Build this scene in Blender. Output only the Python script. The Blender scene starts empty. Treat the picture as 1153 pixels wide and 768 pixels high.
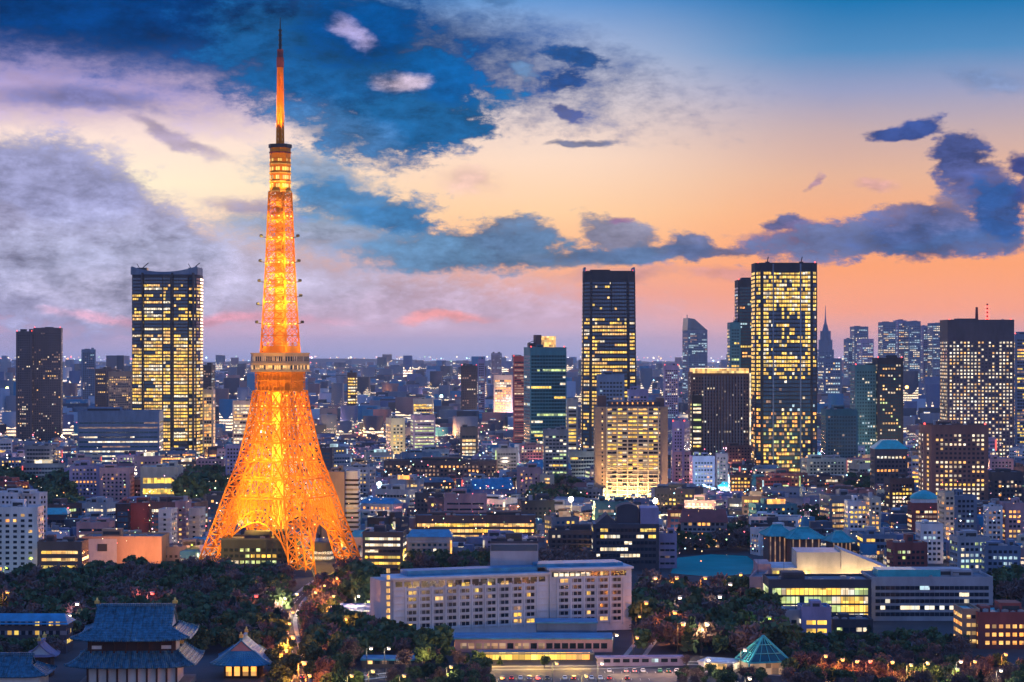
import bpy, bmesh, math, random
from mathutils import Vector, Matrix
R = math.radians
random.seed(11)
sc = bpy.context.scene
COL = sc.collection
F = 2420.0          # focal length in pixels of the 1153 px wide photograph
HC = 130.0          # camera height
HOR = 398.0         # horizon row

# ------------------------------------------------------------------ camera
cam_d = bpy.data.cameras.new('camera'); cam = bpy.data.objects.new('camera', cam_d); COL.objects.link(cam)
cam.location = (0, 0, HC); cam.rotation_euler = (R(90), 0, 0)
cam_d.sensor_width = 36; cam_d.lens = 36 * F / 1153; cam_d.shift_y = 14 / 1153
cam_d.clip_start = 5; cam_d.clip_end = 90000
sc.camera = cam
sc.view_settings.view_transform = 'Standard'; sc.view_settings.look = 'None'
sc.view_settings.exposure = 0.12; sc.view_settings.gamma = 1.0; sc.view_settings.use_curve_mapping = False
sc.cycles.max_bounces = 4; sc.cycles.diffuse_bounces = 2; sc.cycles.glossy_bounces = 2
sc.cycles.volume_bounces = 0; sc.cycles.transparent_max_bounces = 6
sc.cycles.use_denoising = True
sc.cycles.sample_clamp_indirect = 4
sc.cycles.sample_clamp_direct = 0

def X(x, d): return (x - 576.5) * d / F
def Z(y, d): return HC + (HOR - y) * d / F
def D(y): return HC * F / (y - HOR)
def G(x, y):
    d = D(y); return Vector((X(x, d), d, 0))

def lin(c):
    return tuple(((v / 255) / 12.92 if v / 255 <= 0.04045 else ((v / 255 + 0.055) / 1.055) ** 2.4) for v in c) + (1,)

# ------------------------------------------------------------------ world (dusk sky with clouds)
wd = bpy.data.worlds.new('World'); sc.world = wd; wd.use_nodes = True
nt = wd.node_tree; N = nt.nodes; Lk = nt.links; N.clear()
def node(t, **kw):
    n = N.new(t)
    for k, v in kw.items(): setattr(n, k, v)
    return n
def math_(op, a, b=None, clamp=False):
    n = node('ShaderNodeMath', operation=op, use_clamp=clamp)
    for i, v in enumerate((a, b)):
        if v is None: continue
        if isinstance(v, (int, float)): n.inputs[i].default_value = v
        else: Lk.new(v, n.inputs[i])
    return n.outputs[0]
tc = node('ShaderNodeTexCoord'); sep = node('ShaderNodeSeparateXYZ'); Lk.new(tc.outputs['Generated'], sep.inputs[0])
dx, dy, dz = sep.outputs
az = math_('ARCTAN2', dx, dy)
el = math_('ARCSINE', dz)
U = math_('MULTIPLY', az, 10.0); V = math_('MULTIPLY', el, 10.0)    # tenths of a radian
def UV(x, y):
    v = Vector((x - 576.5, F, HOR - y)).normalized()
    return 10 * math.atan2(v.x, v.y), 10 * math.asin(v.z)
cmb = node('ShaderNodeCombineXYZ'); Lk.new(U, cmb.inputs[0]); Lk.new(V, cmb.inputs[1])
P0 = cmb.outputs[0]
def noise(vec, scale, detail=6, rough=0.6, stretch=(1, 1, 1), out='Fac'):
    m = node('ShaderNodeMapping'); m.inputs['Scale'].default_value = stretch; Lk.new(vec, m.inputs[0])
    n = node('ShaderNodeTexNoise'); n.inputs['Scale'].default_value = scale; n.inputs['Detail'].default_value = detail
    n.inputs['Roughness'].default_value = rough; Lk.new(m.outputs[0], n.inputs['Vector'])
    return n.outputs[out]
# domain warp
wn = noise(P0, 1.7, 5, 0.6, (1, 1.7, 1), 'Color')
sb = node('ShaderNodeVectorMath', operation='SUBTRACT'); Lk.new(wn, sb.inputs[0]); sb.inputs[1].default_value = (.5, .5, .5)
ml = node('ShaderNodeVectorMath', operation='MULTIPLY'); Lk.new(sb.outputs[0], ml.inputs[0]); ml.inputs[1].default_value = (.40, .22, 0)
ad = node('ShaderNodeVectorMath', operation='ADD'); Lk.new(P0, ad.inputs[0]); Lk.new(ml.outputs[0], ad.inputs[1])
PW = ad.outputs[0]
fb = math_('SUBTRACT', noise(P0, 6.5, 11, 0.70, (1, 2.0, 1)), 0.5)     # fine edge noise
fb2 = math_('SUBTRACT', noise(P0, 2.2, 6, 0.6, (1, 2.4, 1)), 0.5)
def ramp(stops):
    n = node('ShaderNodeValToRGB'); e = n.color_ramp.elements
    lo, hi = UV(576, 470)[1], UV(576, -60)[1]
    pts = sorted(((UV(576, y)[1] - lo) / (hi - lo), c) for y, c in stops)
    while len(e) < len(pts): e.new(0.5)
    for i, (p, c) in enumerate(pts): e[i].position = p; e[i].color = lin(c)
    f = node('ShaderNodeMapRange'); f.inputs[1].default_value = lo; f.inputs[2].default_value = hi
    Lk.new(math_('ADD', V, math_('MULTIPLY', fb2, 0.04)), f.inputs[0]); Lk.new(f.outputs[0], n.inputs[0])
    return n.outputs[0]
rl = ramp([(470, (110, 120, 180)), (412, (150, 165, 218)), (385, (205, 182, 212)), (357, (235, 172, 190)), (330, (198, 178, 208)), (270, (250, 212, 192)), (210, (255, 238, 206)), (160, (252, 226, 212)), (110, (205, 180, 205)), (60, (140, 135, 190)), (0, (60, 95, 160)), (-60, (25, 60, 125))])
rc = ramp([(470, (115, 125, 180)), (412, (160, 172, 220)), (385, (198, 184, 214)), (360, (222, 178, 192)), (330, (238, 166, 150)), (290, (255, 182, 128)), (240, (255, 208, 160)), (180, (250, 217, 192)), (120, (222, 208, 208)), (60, (172, 182, 212)), (0, (98, 148, 206)), (-60, (50, 100, 175))])
rr = ramp([(470, (120, 120, 170)), (412, (185, 175, 215)), (385, (232, 176, 178)), (350, (255, 165, 128)), (300, (253, 163, 108)), (250, (247, 172, 122)), (200, (228, 178, 148)), (150, (196, 170, 170)), (105, (150, 156, 190)), (60, (82, 138, 188)), (0, (8, 112, 172)), (-60, (5, 70, 140))])
def mixc(f, a, b):
    n = node('ShaderNodeMix', data_type='RGBA')
    if isinstance(f, (int, float)): n.inputs[0].default_value = f
    else: Lk.new(f, n.inputs[0])
    for s, v in ((n.inputs[6], a), (n.inputs[7], b)):
        if isinstance(v, tuple): s.default_value = v
        else: Lk.new(v, s)
    return n.outputs[2]
def mrange(v, a, b, c=0, d=1, smooth=True):
    n = node('ShaderNodeMapRange'); n.interpolation_type = 'SMOOTHSTEP' if smooth else 'LINEAR'
    Lk.new(v, n.inputs[0])
    for i, q in enumerate((a, b, c, d)): n.inputs[i + 1].default_value = q
    return n.outputs[0]
sky = mixc(mrange(U, UV(120, 300)[0], UV(560, 300)[0]), rl, rc)
sky = mixc(mrange(U, UV(600, 300)[0], UV(960, 300)[0]), sky, rr)
# clouds: (x, y, rx, ry, rotation deg, colour, edge noise, softness, opacity)
CL = [
 # pale light breaking through on the left
 (60, 100, 200, 34, -4, (160, 145, 195), .9, .6, .6), (170, 48, 330, 40, -8, (58, 88, 152), .9, .7, .8),
 (250, 20, 420, 62, -9, (14, 66, 126), .7, .4, 1.0), (80, -6, 260, 55, 0, (0, 56, 118), .6, .4, 1.0),
 (365, 66, 130, 60, -14, (22, 78, 140), 1.0, .25, 1.0), (440, 110, 90, 70, -10, (24, 82, 146), 1.0, .2, 1.0),
 (462, 136, 105, 34, 8, (28, 88, 150), 1.0, .14, 1.0), (490, 84, 55, 26, -20, (8, 80, 150), 1.1, .14, 1.0),
 (402, 28, 66, 40, -10, (0, 66, 134), 1.1, .25, 1.0),
 (450, 89, 26, 9, 0, (205, 185, 205), .8, .5, .9), (392, 34, 22, 9, -35, (170, 160, 205), .9, .6, .8),
 (392, 150, 70, 22, -22, (86, 112, 170), .9, .5, .7),
 (95, 113, 80, 13, -5, (98, 108, 165), 1.0, .5, .75), (200, 155, 52, 8, -18, (130, 120, 168), 1.0, .5, .65),
 (362, 196, 74, 26, -10, (108, 132, 186), 1.1, .4, .8), (405, 232, 85, 26, -12, (72, 112, 168), 1.1, .22, .95),
 (370, 262, 110, 28, -6, (112, 132, 182), 1.0, .4, .8), (440, 246, 48, 15, -8, (66, 108, 166), 1.1, .2, .95),
 (285, 232, 42, 9, -14, (140, 130, 176), 1.1, .5, .6),
 # big lavender bank on the left
 (40, 268, 175, 108, -8, (158, 156, 192), .38, .07, .98), (150, 292, 120, 72, -22, (162, 160, 194), .4, .08, .95), (60, 205, 92, 42, -10, (146, 148, 188), .4, .1, .8),
 (190, 300, 230, 42, -3, (172, 174, 204), .7, .5, .8), (330, 332, 260, 32, 0, (186, 178, 204), .8, .6, .8), (500, 350, 190, 16, 0, (200, 174, 196), .9, .6, .7),
 (230, 357, 120, 6, -1, (240, 160, 172), .8, .6, .8), (505, 357, 38, 5, 0, (246, 158, 150), .8, .6, .9),
 # long purple bank through the centre
 (540, 284, 118, 27, 2, (92, 112, 158), .8, .16, .97), (470, 288, 80, 22, 0, (108, 124, 170), .9, .3, .9), (575, 262, 52, 20, 0, (104, 112, 156), .9, .16, .95),
 (655, 292, 80, 10, 0, (112, 112, 150), .9, .22, .92), (692, 268, 46, 20, -28, (120, 110, 150), 1.1, .2, .9), (715, 288, 88, 10, 1, (98, 104, 150), .9, .2, .95),
 (770, 278, 32, 15, 0, (94, 96, 144), 1.2, .2, .95), (800, 284, 60, 8, 5, (104, 98, 146), 1.1, .2, .9), (700, 312, 48, 8, 0, (190, 140, 150), 1.1, .5, .6),
 # right hand bank
 (892, 252, 26, 12, -14, (98, 92, 150), 1.0, .16, .95), (930, 272, 90, 20, 0, (132, 112, 156), 1.1, .3, .9), (1005, 270, 150, 22, 3, (112, 104, 154), 1.2, .22, .92), (1040, 262, 80, 22, 8, (84, 88, 148), .9, .25, .9),
 (1085, 280, 95, 14, 6, (84, 92, 150), 1.1, .2, .95), (1078, 178, 26, 34, 12, (70, 74, 140), 1.0, .18, .97), (1100, 210, 34, 26, -20, (96, 86, 148), 1.0, .2, .95),
 (1126, 238, 27, 34, 10, (50, 78, 146), .9, .16, .98), (1072, 240, 26, 20, 0, (120, 100, 150), 1.2, .3, .8), (1148, 186, 26, 13, -8, (56, 62, 134), 1.0, .2, .97), (1030, 246, 60, 12, 4, (110, 96, 150), 1.2, .25, .9),
 (1018, 146, 46, 10, 11, (48, 66, 136), .8, .16, .97), (1152, 214, 14, 22, 0, (60, 70, 140), .9, .2, .9), (832, 308, 60, 7, 0, (180, 130, 150), 1.0, .5, .5),
 # small dark tufts
 (642, 68, 30, 13, -8, (34, 72, 138), 1.1, .18, .97), (632, 97, 22, 14, 8, (40, 70, 138), 1.1, .18, .97), (634, 127, 14, 6, -16, (70, 74, 140), 1.0, .25, .9), (595, 84, 10, 7, 0, (120, 128, 178), 1.0, .4, .8),
 (655, 157, 30, 4, 3, (90, 90, 138), 1.0, .35, .85), (525, 208, 30, 12, 0, (222, 180, 175), 1.2, .6, .6), (692, 247, 12, 4, 0, (140, 100, 140), 1.0, .4, .8),
 (985, 216, 22, 5, -8, (200, 150, 150), 1.1, .5, .7), (912, 207, 5, 7, 0, (160, 125, 150), 1.1, .5, .8), (570, 3, 20, 8, 0, (90, 112, 172), 1.0, .4, .7),
 (1115, 95, 40, 10, -6, (120, 125, 180), 1.0, .6, .5),
]
dens = None
for (x, y, rx, ry, rot, c, en, soft, op) in CL:
    cu, cv = UV(x, y); su, sv = rx * 10 / F, ry * 10 / F
    s = node('ShaderNodeVectorMath', operation='SUBTRACT'); Lk.new(PW, s.inputs[0]); s.inputs[1].default_value = (cu, cv, 0)
    m = node('ShaderNodeVectorRotate', rotation_type='Z_AXIS'); Lk.new(s.outputs[0], m.inputs['Vector']); m.inputs['Angle'].default_value = -R(rot)
    q = node('ShaderNodeVectorMath', operation='DIVIDE'); Lk.new(m.outputs[0], q.inputs[0]); q.inputs[1].default_value = (su, sv, 1)
    ln = node('ShaderNodeVectorMath', operation='LENGTH'); Lk.new(q.outputs[0], ln.inputs[0])
    v = math_('SUBTRACT', math_('ADD', math_('MULTIPLY', fb, 2.2 * en), math_('MULTIPLY', fb2, 1.2 * en)), ln.outputs['Value'])
    soft += .10; f = mrange(v, -1.0 - soft, -1.0 + soft, 0, op)
    c = (c[0] * .86, min(255, c[1] * 1.07), c[2]) if c[0] < 125 and c[2] > 118 and x > 300 else c; sky = mixc(f, sky, lin(c)); dens = f if dens is None else math_('MAXIMUM', dens, f)
tex = math_('ADD', 1.0, math_('MULTIPLY', dens, math_('ADD', math_('MULTIPLY', fb2, 2.0), math_('MULTIPLY', fb, 2.0))))
tm = node('ShaderNodeVectorMath', operation='SCALE'); Lk.new(sky, tm.inputs[0]); Lk.new(tex, tm.inputs['Scale']); sky = tm.outputs[0]
# directions away from the photographed window: zenith, the sky behind the camera, below the horizon
nish = node('ShaderNodeTexSky', sky_type='NISHITA'); nish.sun_disc = False; nish.sun_elevation = R(1.5); nish.sun_rotation = R(6); nish.air_density = 1.4; nish.dust_density = 2.5
back = mixc(mrange(V, 0.0, 5.0), lin((190, 188, 238)), lin((68, 146, 244)))
back = mixc(0.12, back, nish.outputs[0])
fz = math_('ABSOLUTE', az)
sky = mixc(mrange(fz, 0.30, 0.9), sky, back)
sky = mixc(mrange(V, 1.9, 5.0), sky, mixc(0.12, lin((48, 132, 234)), nish.outputs[0]))
sky = mixc(mrange(V, -0.6, -0.1), lin((70, 76, 120)), sky)
bg = node('ShaderNodeBackground'); bg.inputs[1].default_value = 1.0; Lk.new(sky, bg.inputs[0])
wo = node('ShaderNodeOutputWorld'); Lk.new(bg.outputs[0], wo.inputs[0])
wd.cycles.sampling_method = 'MANUAL'; wd.cycles.sample_map_resolution = 512

# ------------------------------------------------------------------ sun (last glow from beyond the skyline)
sl = bpy.data.lights.new('sun', 'SUN'); sl.energy = 0.5; sl.angle = R(12); sl.color = (1.0, 0.62, 0.42)
so = bpy.data.objects.new('sun', sl); COL.objects.link(so)
sd = Vector((math.sin(R(6)), math.cos(R(6)), math.tan(R(5)))).normalized()   # towards the sun
so.rotation_euler = sd.to_track_quat('Z', 'Y').to_euler()

# ------------------------------------------------------------------ materials
def newmat(name):
    m = bpy.data.materials.new(name); m.use_nodes = True
    m.node_tree.nodes.clear(); return m, m.node_tree
def pbr(name, c, rough=.75, metal=0, var=.25, scale=.12, c2=None, bump=0, spec=.3, streak=True):
    m, t = newmat(name); n = t.nodes; l = t.links
    o = n.new('ShaderNodeOutputMaterial'); b = n.new('ShaderNodeBsdfPrincipled'); l.new(b.outputs[0], o.inputs[0])
    b.inputs['Roughness'].default_value = rough; b.inputs['Metallic'].default_value = metal
    b.inputs['Specular IOR Level'].default_value = spec
    g = n.new('ShaderNodeNewGeometry'); mp = n.new('ShaderNodeMapping'); l.new(g.outputs['Position'], mp.inputs[0])
    mp.inputs['Scale'].default_value = (1, 1, .35 if streak else 1)
    x = n.new('ShaderNodeTexNoise'); x.inputs['Scale'].default_value = scale; x.inputs['Detail'].default_value = 6; x.inputs['Roughness'].default_value = .65
    l.new(mp.outputs[0], x.inputs['Vector'])
    r = n.new('ShaderNodeValToRGB'); r.color_ramp.elements[0].position = .3; r.color_ramp.elements[1].position = .7
    r.color_ramp.elements[0].color = tuple(v * (1 - var) for v in c) + (1,)
    r.color_ramp.elements[1].color = tuple(min(.95, v * (1 + var)) for v in (c2 or c)) + (1,)
    l.new(x.outputs['Fac'], r.inputs[0]); l.new(r.outputs[0], b.inputs['Base Color'])
    if bump:
        bp = n.new('ShaderNodeBump'); bp.inputs['Strength'].default_value = bump; bp.inputs['Distance'].default_value = .4
        x2 = n.new('ShaderNodeTexNoise'); x2.inputs['Scale'].default_value = scale * 12; l.new(g.outputs['Position'], x2.inputs['Vector'])
        l.new(x2.outputs['Fac'], bp.inputs['Height']); l.new(bp.outputs[0], b.inputs['Normal'])
    return m
def glow(name, c, s, base=(.1, .1, .1), vary=.75, cell=2.7, sample='NONE'):
    """a lit thing: every cell of about one bay has its own brightness, as rooms have"""
    m, t = newmat(name); n = t.nodes; l = t.links
    o = n.new('ShaderNodeOutputMaterial'); b = n.new('ShaderNodeBsdfPrincipled'); l.new(b.outputs[0], o.inputs[0])
    b.inputs['Base Color'].default_value = base + (1,); b.inputs['Roughness'].default_value = .3
    b.inputs['Emission Color'].default_value = c + (1,)
    if vary:
        g = n.new('ShaderNodeNewGeometry'); sn = n.new('ShaderNodeVectorMath'); sn.operation = 'SNAP'; sn.inputs[1].default_value = (cell,) * 3
        l.new(g.outputs['Position'], sn.inputs[0])
        w = n.new('ShaderNodeTexWhiteNoise'); l.new(sn.outputs[0], w.inputs['Vector'])
        r = n.new('ShaderNodeMapRange'); l.new(w.outputs['Value'], r.inputs[0]); r.inputs[3].default_value = s * (1 - vary); r.inputs[4].default_value = s * (1 + vary * .6)
        l.new(r.outputs[0], b.inputs['Emission Strength'])
        mc = n.new('ShaderNodeMix'); mc.data_type = 'RGBA'; sc2 = n.new('ShaderNodeSeparateColor'); l.new(w.outputs['Color'], sc2.inputs[0]); pw = n.new('ShaderNodeMath'); pw.operation = 'POWER'; l.new(sc2.outputs[1], pw.inputs[0]); pw.inputs[1].default_value = 2.2
        l.new(pw.outputs[0], mc.inputs[0]); mc.inputs[6].default_value = (c[0], c[1] * .88, c[2] * .8, 1); mc.inputs[7].default_value = (min(1, c[0] * 1.05), min(1, c[1] * 1.22 + .03), min(1, c[2] * 1.5 + .05), 1); l.new(mc.outputs[2], b.inputs['Emission Color'])
    else: b.inputs['Emission Strength'].default_value = s
    m.cycles.emission_sampling = sample
    return m
M = {}
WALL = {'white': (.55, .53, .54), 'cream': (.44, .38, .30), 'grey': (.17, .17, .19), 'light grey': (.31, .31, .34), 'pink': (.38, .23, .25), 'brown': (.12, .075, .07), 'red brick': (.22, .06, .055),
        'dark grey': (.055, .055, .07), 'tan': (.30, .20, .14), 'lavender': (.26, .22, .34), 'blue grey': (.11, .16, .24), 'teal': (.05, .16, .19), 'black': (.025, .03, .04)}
for k, c in WALL.items(): M[k] = pbr(k.replace(' ', '_') + '_wall', c, .8)
M['roof'] = pbr('roof_felt', (.14, .15, .18), .9, var=.4, streak=False)
M['roof_blue'] = pbr('blue_roof', (.03, .20, .34), .5, var=.35, scale=.2, streak=False)
M['roof_teal'] = pbr('teal_copper_roof', (.04, .34, .36), .5, var=.3, scale=.2, streak=False)
M['roof_light'] = pbr('pale_roof', (.40, .44, .50), .8, var=.35, streak=False)
M['metal'] = pbr('grey_metal', (.3, .31, .33), .4, .6)
M['darkmetal'] = pbr('dark_metal', (.04, .045, .05), .5, .3)
M['glass'] = pbr('dark_window_glass', (.012, .022, .035), .12, 0, .5, .3, spec=.6)
M['glassblue'] = pbr('blue_window_glass', (.015, .07, .13), .15, 0, .5, .05, spec=.8)
M['glassteal'] = pbr('teal_window_glass', (.008, .055, .07), .18, 0, .5, .05, spec=.7)
M['warm'] = glow('warm_lit_window', (1, .55, .13), 1.15)
M['yellow'] = glow('yellow_lit_window', (1, .60, .06), 1.3, vary=.7)
M['white_lit'] = glow('white_lit_window', (1, .84, .52), 1.15)
M['green_lit'] = glow('greenish_lit_window', (.72, .95, .30), 1.0)
M['amber'] = glow('amber_lit_window', (1, .40, .06), 1.5)
M['dim'] = glow('dim_lit_window', (1, .55, .28), .32)
M['cool'] = glow('cool_lit_window', (.55, .8, 1), .8)
M['lampwarm'] = glow('warm_lamp', (1, .42, .07), 3.2, vary=0)
M['lampwhite'] = glow('white_lamp', (1, .80, .50), 6, vary=0)
M['lampred'] = glow('red_lamp', (1, .06, .04), 5, vary=0)
M['lampcyan'] = glow('cyan_lamp', (.5, 1, .95), 5, vary=0)
M['lampgreen'] = glow('green_lamp', (.6, 1, .08), 2.2, vary=0)
MATS_WIN = ['glass', 'warm', 'yellow', 'white_lit', 'green_lit', 'amber', 'dim', 'cool', 'glassblue', 'glassteal']

# ------------------------------------------------------------------ mesh builder
class MB:
    def __init__(s): s.v = []; s.f = []; s.m = []
    def quad(s, a, b, c, d, m=0):
        i = len(s.v); s.v += [tuple(a), tuple(b), tuple(c), tuple(d)]; s.f.append((i, i + 1, i + 2, i + 3)); s.m.append(m)
    def poly(s, pts, m=0):
        i = len(s.v); s.v += [tuple(p) for p in pts]; s.f.append(tuple(range(i, i + len(pts)))); s.m.append(m)
    def prism(s, plan, z0, z1, m=0, mt=None, k=1.0, bottom=True):
        """plan: ccw list of (x, y); k shrinks the top about the plan's middle"""
        n = len(plan); cx = sum(p[0] for p in plan) / n; cy = sum(p[1] for p in plan) / n
        i = len(s.v)
        s.v += [(p[0], p[1], z0) for p in plan] + [(cx + (p[0] - cx) * k, cy + (p[1] - cy) * k, z1) for p in plan]
        for j in range(n): s.f.append((i + j, i + (j + 1) % n, i + n + (j + 1) % n, i + n + j)); s.m.append(m)
        s.f.append(tuple(i + n + j for j in range(n))); s.m.append(m if mt is None else mt)
        if bottom: s.f.append(tuple(i + j for j in reversed(range(n)))); s.m.append(m)
    def box(s, x0, x1, y0, y1, z0, z1, m=0, mt=None): s.prism([(x0, y0), (x1, y0), (x1, y1), (x0, y1)], z0, z1, m, mt)
    def bar(s, a, b, w, m=0, w2=None, h=None):
        """square bar from a to b"""
        a = Vector(a); b = Vector(b); d = (b - a)
        if d.length < 1e-6: return
        d.normalize(); u = d.cross(Vector((0, 0, 1)));
        if u.length < 1e-3: u = Vector((1, 0, 0))
        u.normalize(); v = d.cross(u); w2 = w if w2 is None else w2
        i = len(s.v)
        for p, q in ((a, w), (b, w2)):
            hh = q if h is None else h
            for su, sv in ((-1, -1), (1, -1), (1, 1), (-1, 1)): s.v.append(tuple(p + u * su * q / 2 + v * sv * hh / 2))
        for j in range(4): s.f.append((i + j, i + (j + 1) % 4, i + 4 + (j + 1) % 4, i + 4 + j)); s.m.append(m)
        s.f += [(i + 3, i + 2, i + 1, i), (i + 4, i + 5, i + 6, i + 7)]; s.m += [m, m]
    def tube(s, a, b, r, n=8, r2=None, m=0):
        a = Vector(a); b = Vector(b); d = (b - a).normalized(); u = d.orthogonal().normalized(); v = d.cross(u); r2 = r if r2 is None else r2
        i = len(s.v)
        for p, q in ((a, r), (b, r2)):
            for j in range(n):
                t = 2 * math.pi * j / n; s.v.append(tuple(p + u * math.cos(t) * q + v * math.sin(t) * q))
        for j in range(n): s.f.append((i + j, i + (j + 1) % n, i + n + (j + 1) % n, i + n + j)); s.m.append(m)
        s.f += [tuple(i + j for j in reversed(range(n))), tuple(i + n + j for j in range(n))]; s.m += [m, m]
    def build(s, name, mats, parent=None, smooth=False):
        me = bpy.data.meshes.new(name); me.from_pydata(s.v, [], s.f)
        if not isinstance(mats, (list, tuple)): mats = [mats]
        for m in mats: me.materials.append(m)
        if len(mats) > 1: me.polygons.foreach_set('material_index', s.m)
        if smooth: me.polygons.foreach_set('use_smooth', [True] * len(s.f))
        me.update()
        o = bpy.data.objects.new(name, me); COL.objects.link(o)
        if parent is not None: o.parent = parent
        return o
def weld(o):
    bm = bmesh.new(); bm.from_mesh(o.data); bmesh.ops.remove_doubles(bm, verts=bm.verts, dist=.002); bm.to_mesh(o.data); bm.free(); return o
def tag(o, label=None, cat=None, group=None, kind=None):
    for k, v in (('label', label), ('category', cat), ('group', group), ('kind', kind)):
        if v: o[k] = v
    return o
def thing(name, label, cat, loc=(0, 0, 0), rz=0, group=None):
    o = bpy.data.objects.new(name, None); COL.objects.link(o); o.location = loc; o.rotation_euler = (0, 0, rz)
    return tag(o, label, cat, group)
def copy_tree(o, parent=None):
    c = o.copy(); COL.objects.link(c); c.parent = parent
    for ch in o.children: copy_tree(ch, c)
    return c
def rect(w, d): return [(-w / 2, -d / 2), (w / 2, -d / 2), (w / 2, d / 2), (-w / 2, d / 2)]
def chamf(w, d, c): return [(-w/2 + c, -d/2), (w/2 - c, -d/2), (w/2, -d/2 + c), (w/2, d/2 - c), (w/2 - c, d/2), (-w/2 + c, d/2), (-w/2, d/2 - c), (-w/2, -d/2 + c)]
def ellipse(w, d, n=20, p=2.0):
    out = []
    for j in range(n):
        t = 2 * math.pi * (j + .5) / n; c, s_ = math.cos(t), math.sin(t)
        out.append((w / 2 * math.copysign(abs(c) ** (2 / p), c), d / 2 * math.copysign(abs(s_) ** (2 / p), s_)))
    return out
PROT = []    # what the picture shows unobstructed: (x0, x1, y0, y1, depth)
FOOT = []    # footprints already built on: (x, y, radius)
USED = set()
# ------------------------------------------------------------------ buildings
def runs(n, p, pal, run=3.0, rnd=random):
    """n bays: neighbouring rooms tend to be lit together"""
    out = []; i = 0
    while i < n:
        L = max(1, int(rnd.expovariate(1 / run) + .5))
        c = rnd.choices(list(pal), weights=list(pal.values()))[0] if rnd.random() < p else None
        out += [c] * L; i += L
    return out[:n]
WALLOF = {}
def windows(root, plan, z0, fh, nf, bay=3.2, wf=.78, hf=.55, lit=.4, pal=None, run=3, name='ribbon_window', dark='glass', litfn=None, out=.12, k=1.0, H=None, edge=1.0, skip=None, allsides=False, jitter=.25):
    pal = pal or {'warm': 3, 'white_lit': 1, 'dim': 1}
    rz = root.rotation_euler.z; cx = sum(p[0] for p in plan) / len(plan); cy = sum(p[1] for p in plan) / len(plan)
    base = root.location; n = len(plan)
    idx = {}
    mats = [M[dark]] + [M[q] for q in pal]; idx = {q: i + 1 for i, q in enumerate(pal)}
    H = H or (z0 + nf * fh)
    faces = []
    for j in range(n):
        a = Vector(plan[j]).to_3d(); b = Vector(plan[(j + 1) % n]).to_3d(); e = b - a
        if e.length < 2.2: continue
        nr = Vector((e.y, -e.x, 0)).normalized(); w = nr.copy(); w.rotate(Matrix.Rotation(rz, 3, 'Z'))
        tocam = (Vector((0, 0, 0)) - Vector((base.x, base.y, 0))).normalized()
        if not allsides and w.dot(tocam) < -.30: continue
        faces.append((j, a, b, nr, e.length))
    p0 = lit
    wm = len(mats); mats = mats + [WALLOF.get(root.name, M['grey'])]
    for i in range(nf):
        if skip and skip(i, nf): continue
        z = z0 + i * fh + fh * (1 - hf) * .5; zt = z + fh * hf
        pf = min(1, max(0, p0 * (1 + random.uniform(-jitter, jitter) * 2)))
        mb = MB(); first = last = None; pj = None
        s = 1 - (1 - k) * (z / H); st = 1 - (1 - k) * (zt / H)
        for (j, a, b, nr, L) in faces:
            nb = max(1, int((L - 2 * edge * (L > 6)) / bay)); m0 = (L - nb * bay) / 2; d = (b - a) / L
            st_l = litfn(i, nf, j, nb) if litfn else None
            if st_l is None: st_l = runs(nb, pf, pal, run)
            g = bay * (1 - wf) / 2
            cuts = []; mm = []
            for q in range(nb):
                cuts += [m0 + q * bay + g, m0 + (q + 1) * bay - g]; mm += [idx.get(st_l[q], 0), wm]
            mm = mm[:-1]
            def pt(u, zz, sc_):
                v = a + d * u; return (cx + (v.x - cx) * sc_ + nr.x * out, cy + (v.y - cy) * sc_ + nr.y * out, zz)
            i0 = len(mb.v)
            for u in cuts: mb.v += [pt(u, z, s), pt(u, zt, st)]
            for q in range(len(cuts) - 1):
                w0 = i0 + 2 * q; mb.f.append((w0, w0 + 2, w0 + 3, w0 + 1)); mb.m.append(mm[q])
            if pj is not None and pj == j - 1 and m0 < 4:      # the band turns the corner
                # corner point on both offset planes keeps the frame outside the wall
                c0 = a; nx = (pn + nr).normalized(); kk = out / max(.3, nx.dot(nr))
                vb = lambda zz, sc_: (cx + (c0.x - cx) * sc_ + nx.x * kk, cy + (c0.y - cy) * sc_ + nx.y * kk, zz)
                ci = len(mb.v); mb.v += [vb(z, s), vb(zt, st)]
                mb.f += [(last, ci, ci + 1, last + 1), (ci, i0, i0 + 1, ci + 1)]; mb.m += [wm, wm]
            last = i0 + 2 * (len(cuts) - 1); pj = j; pn = nr
        if mb.v: mb.build(name, mats, root)
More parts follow.
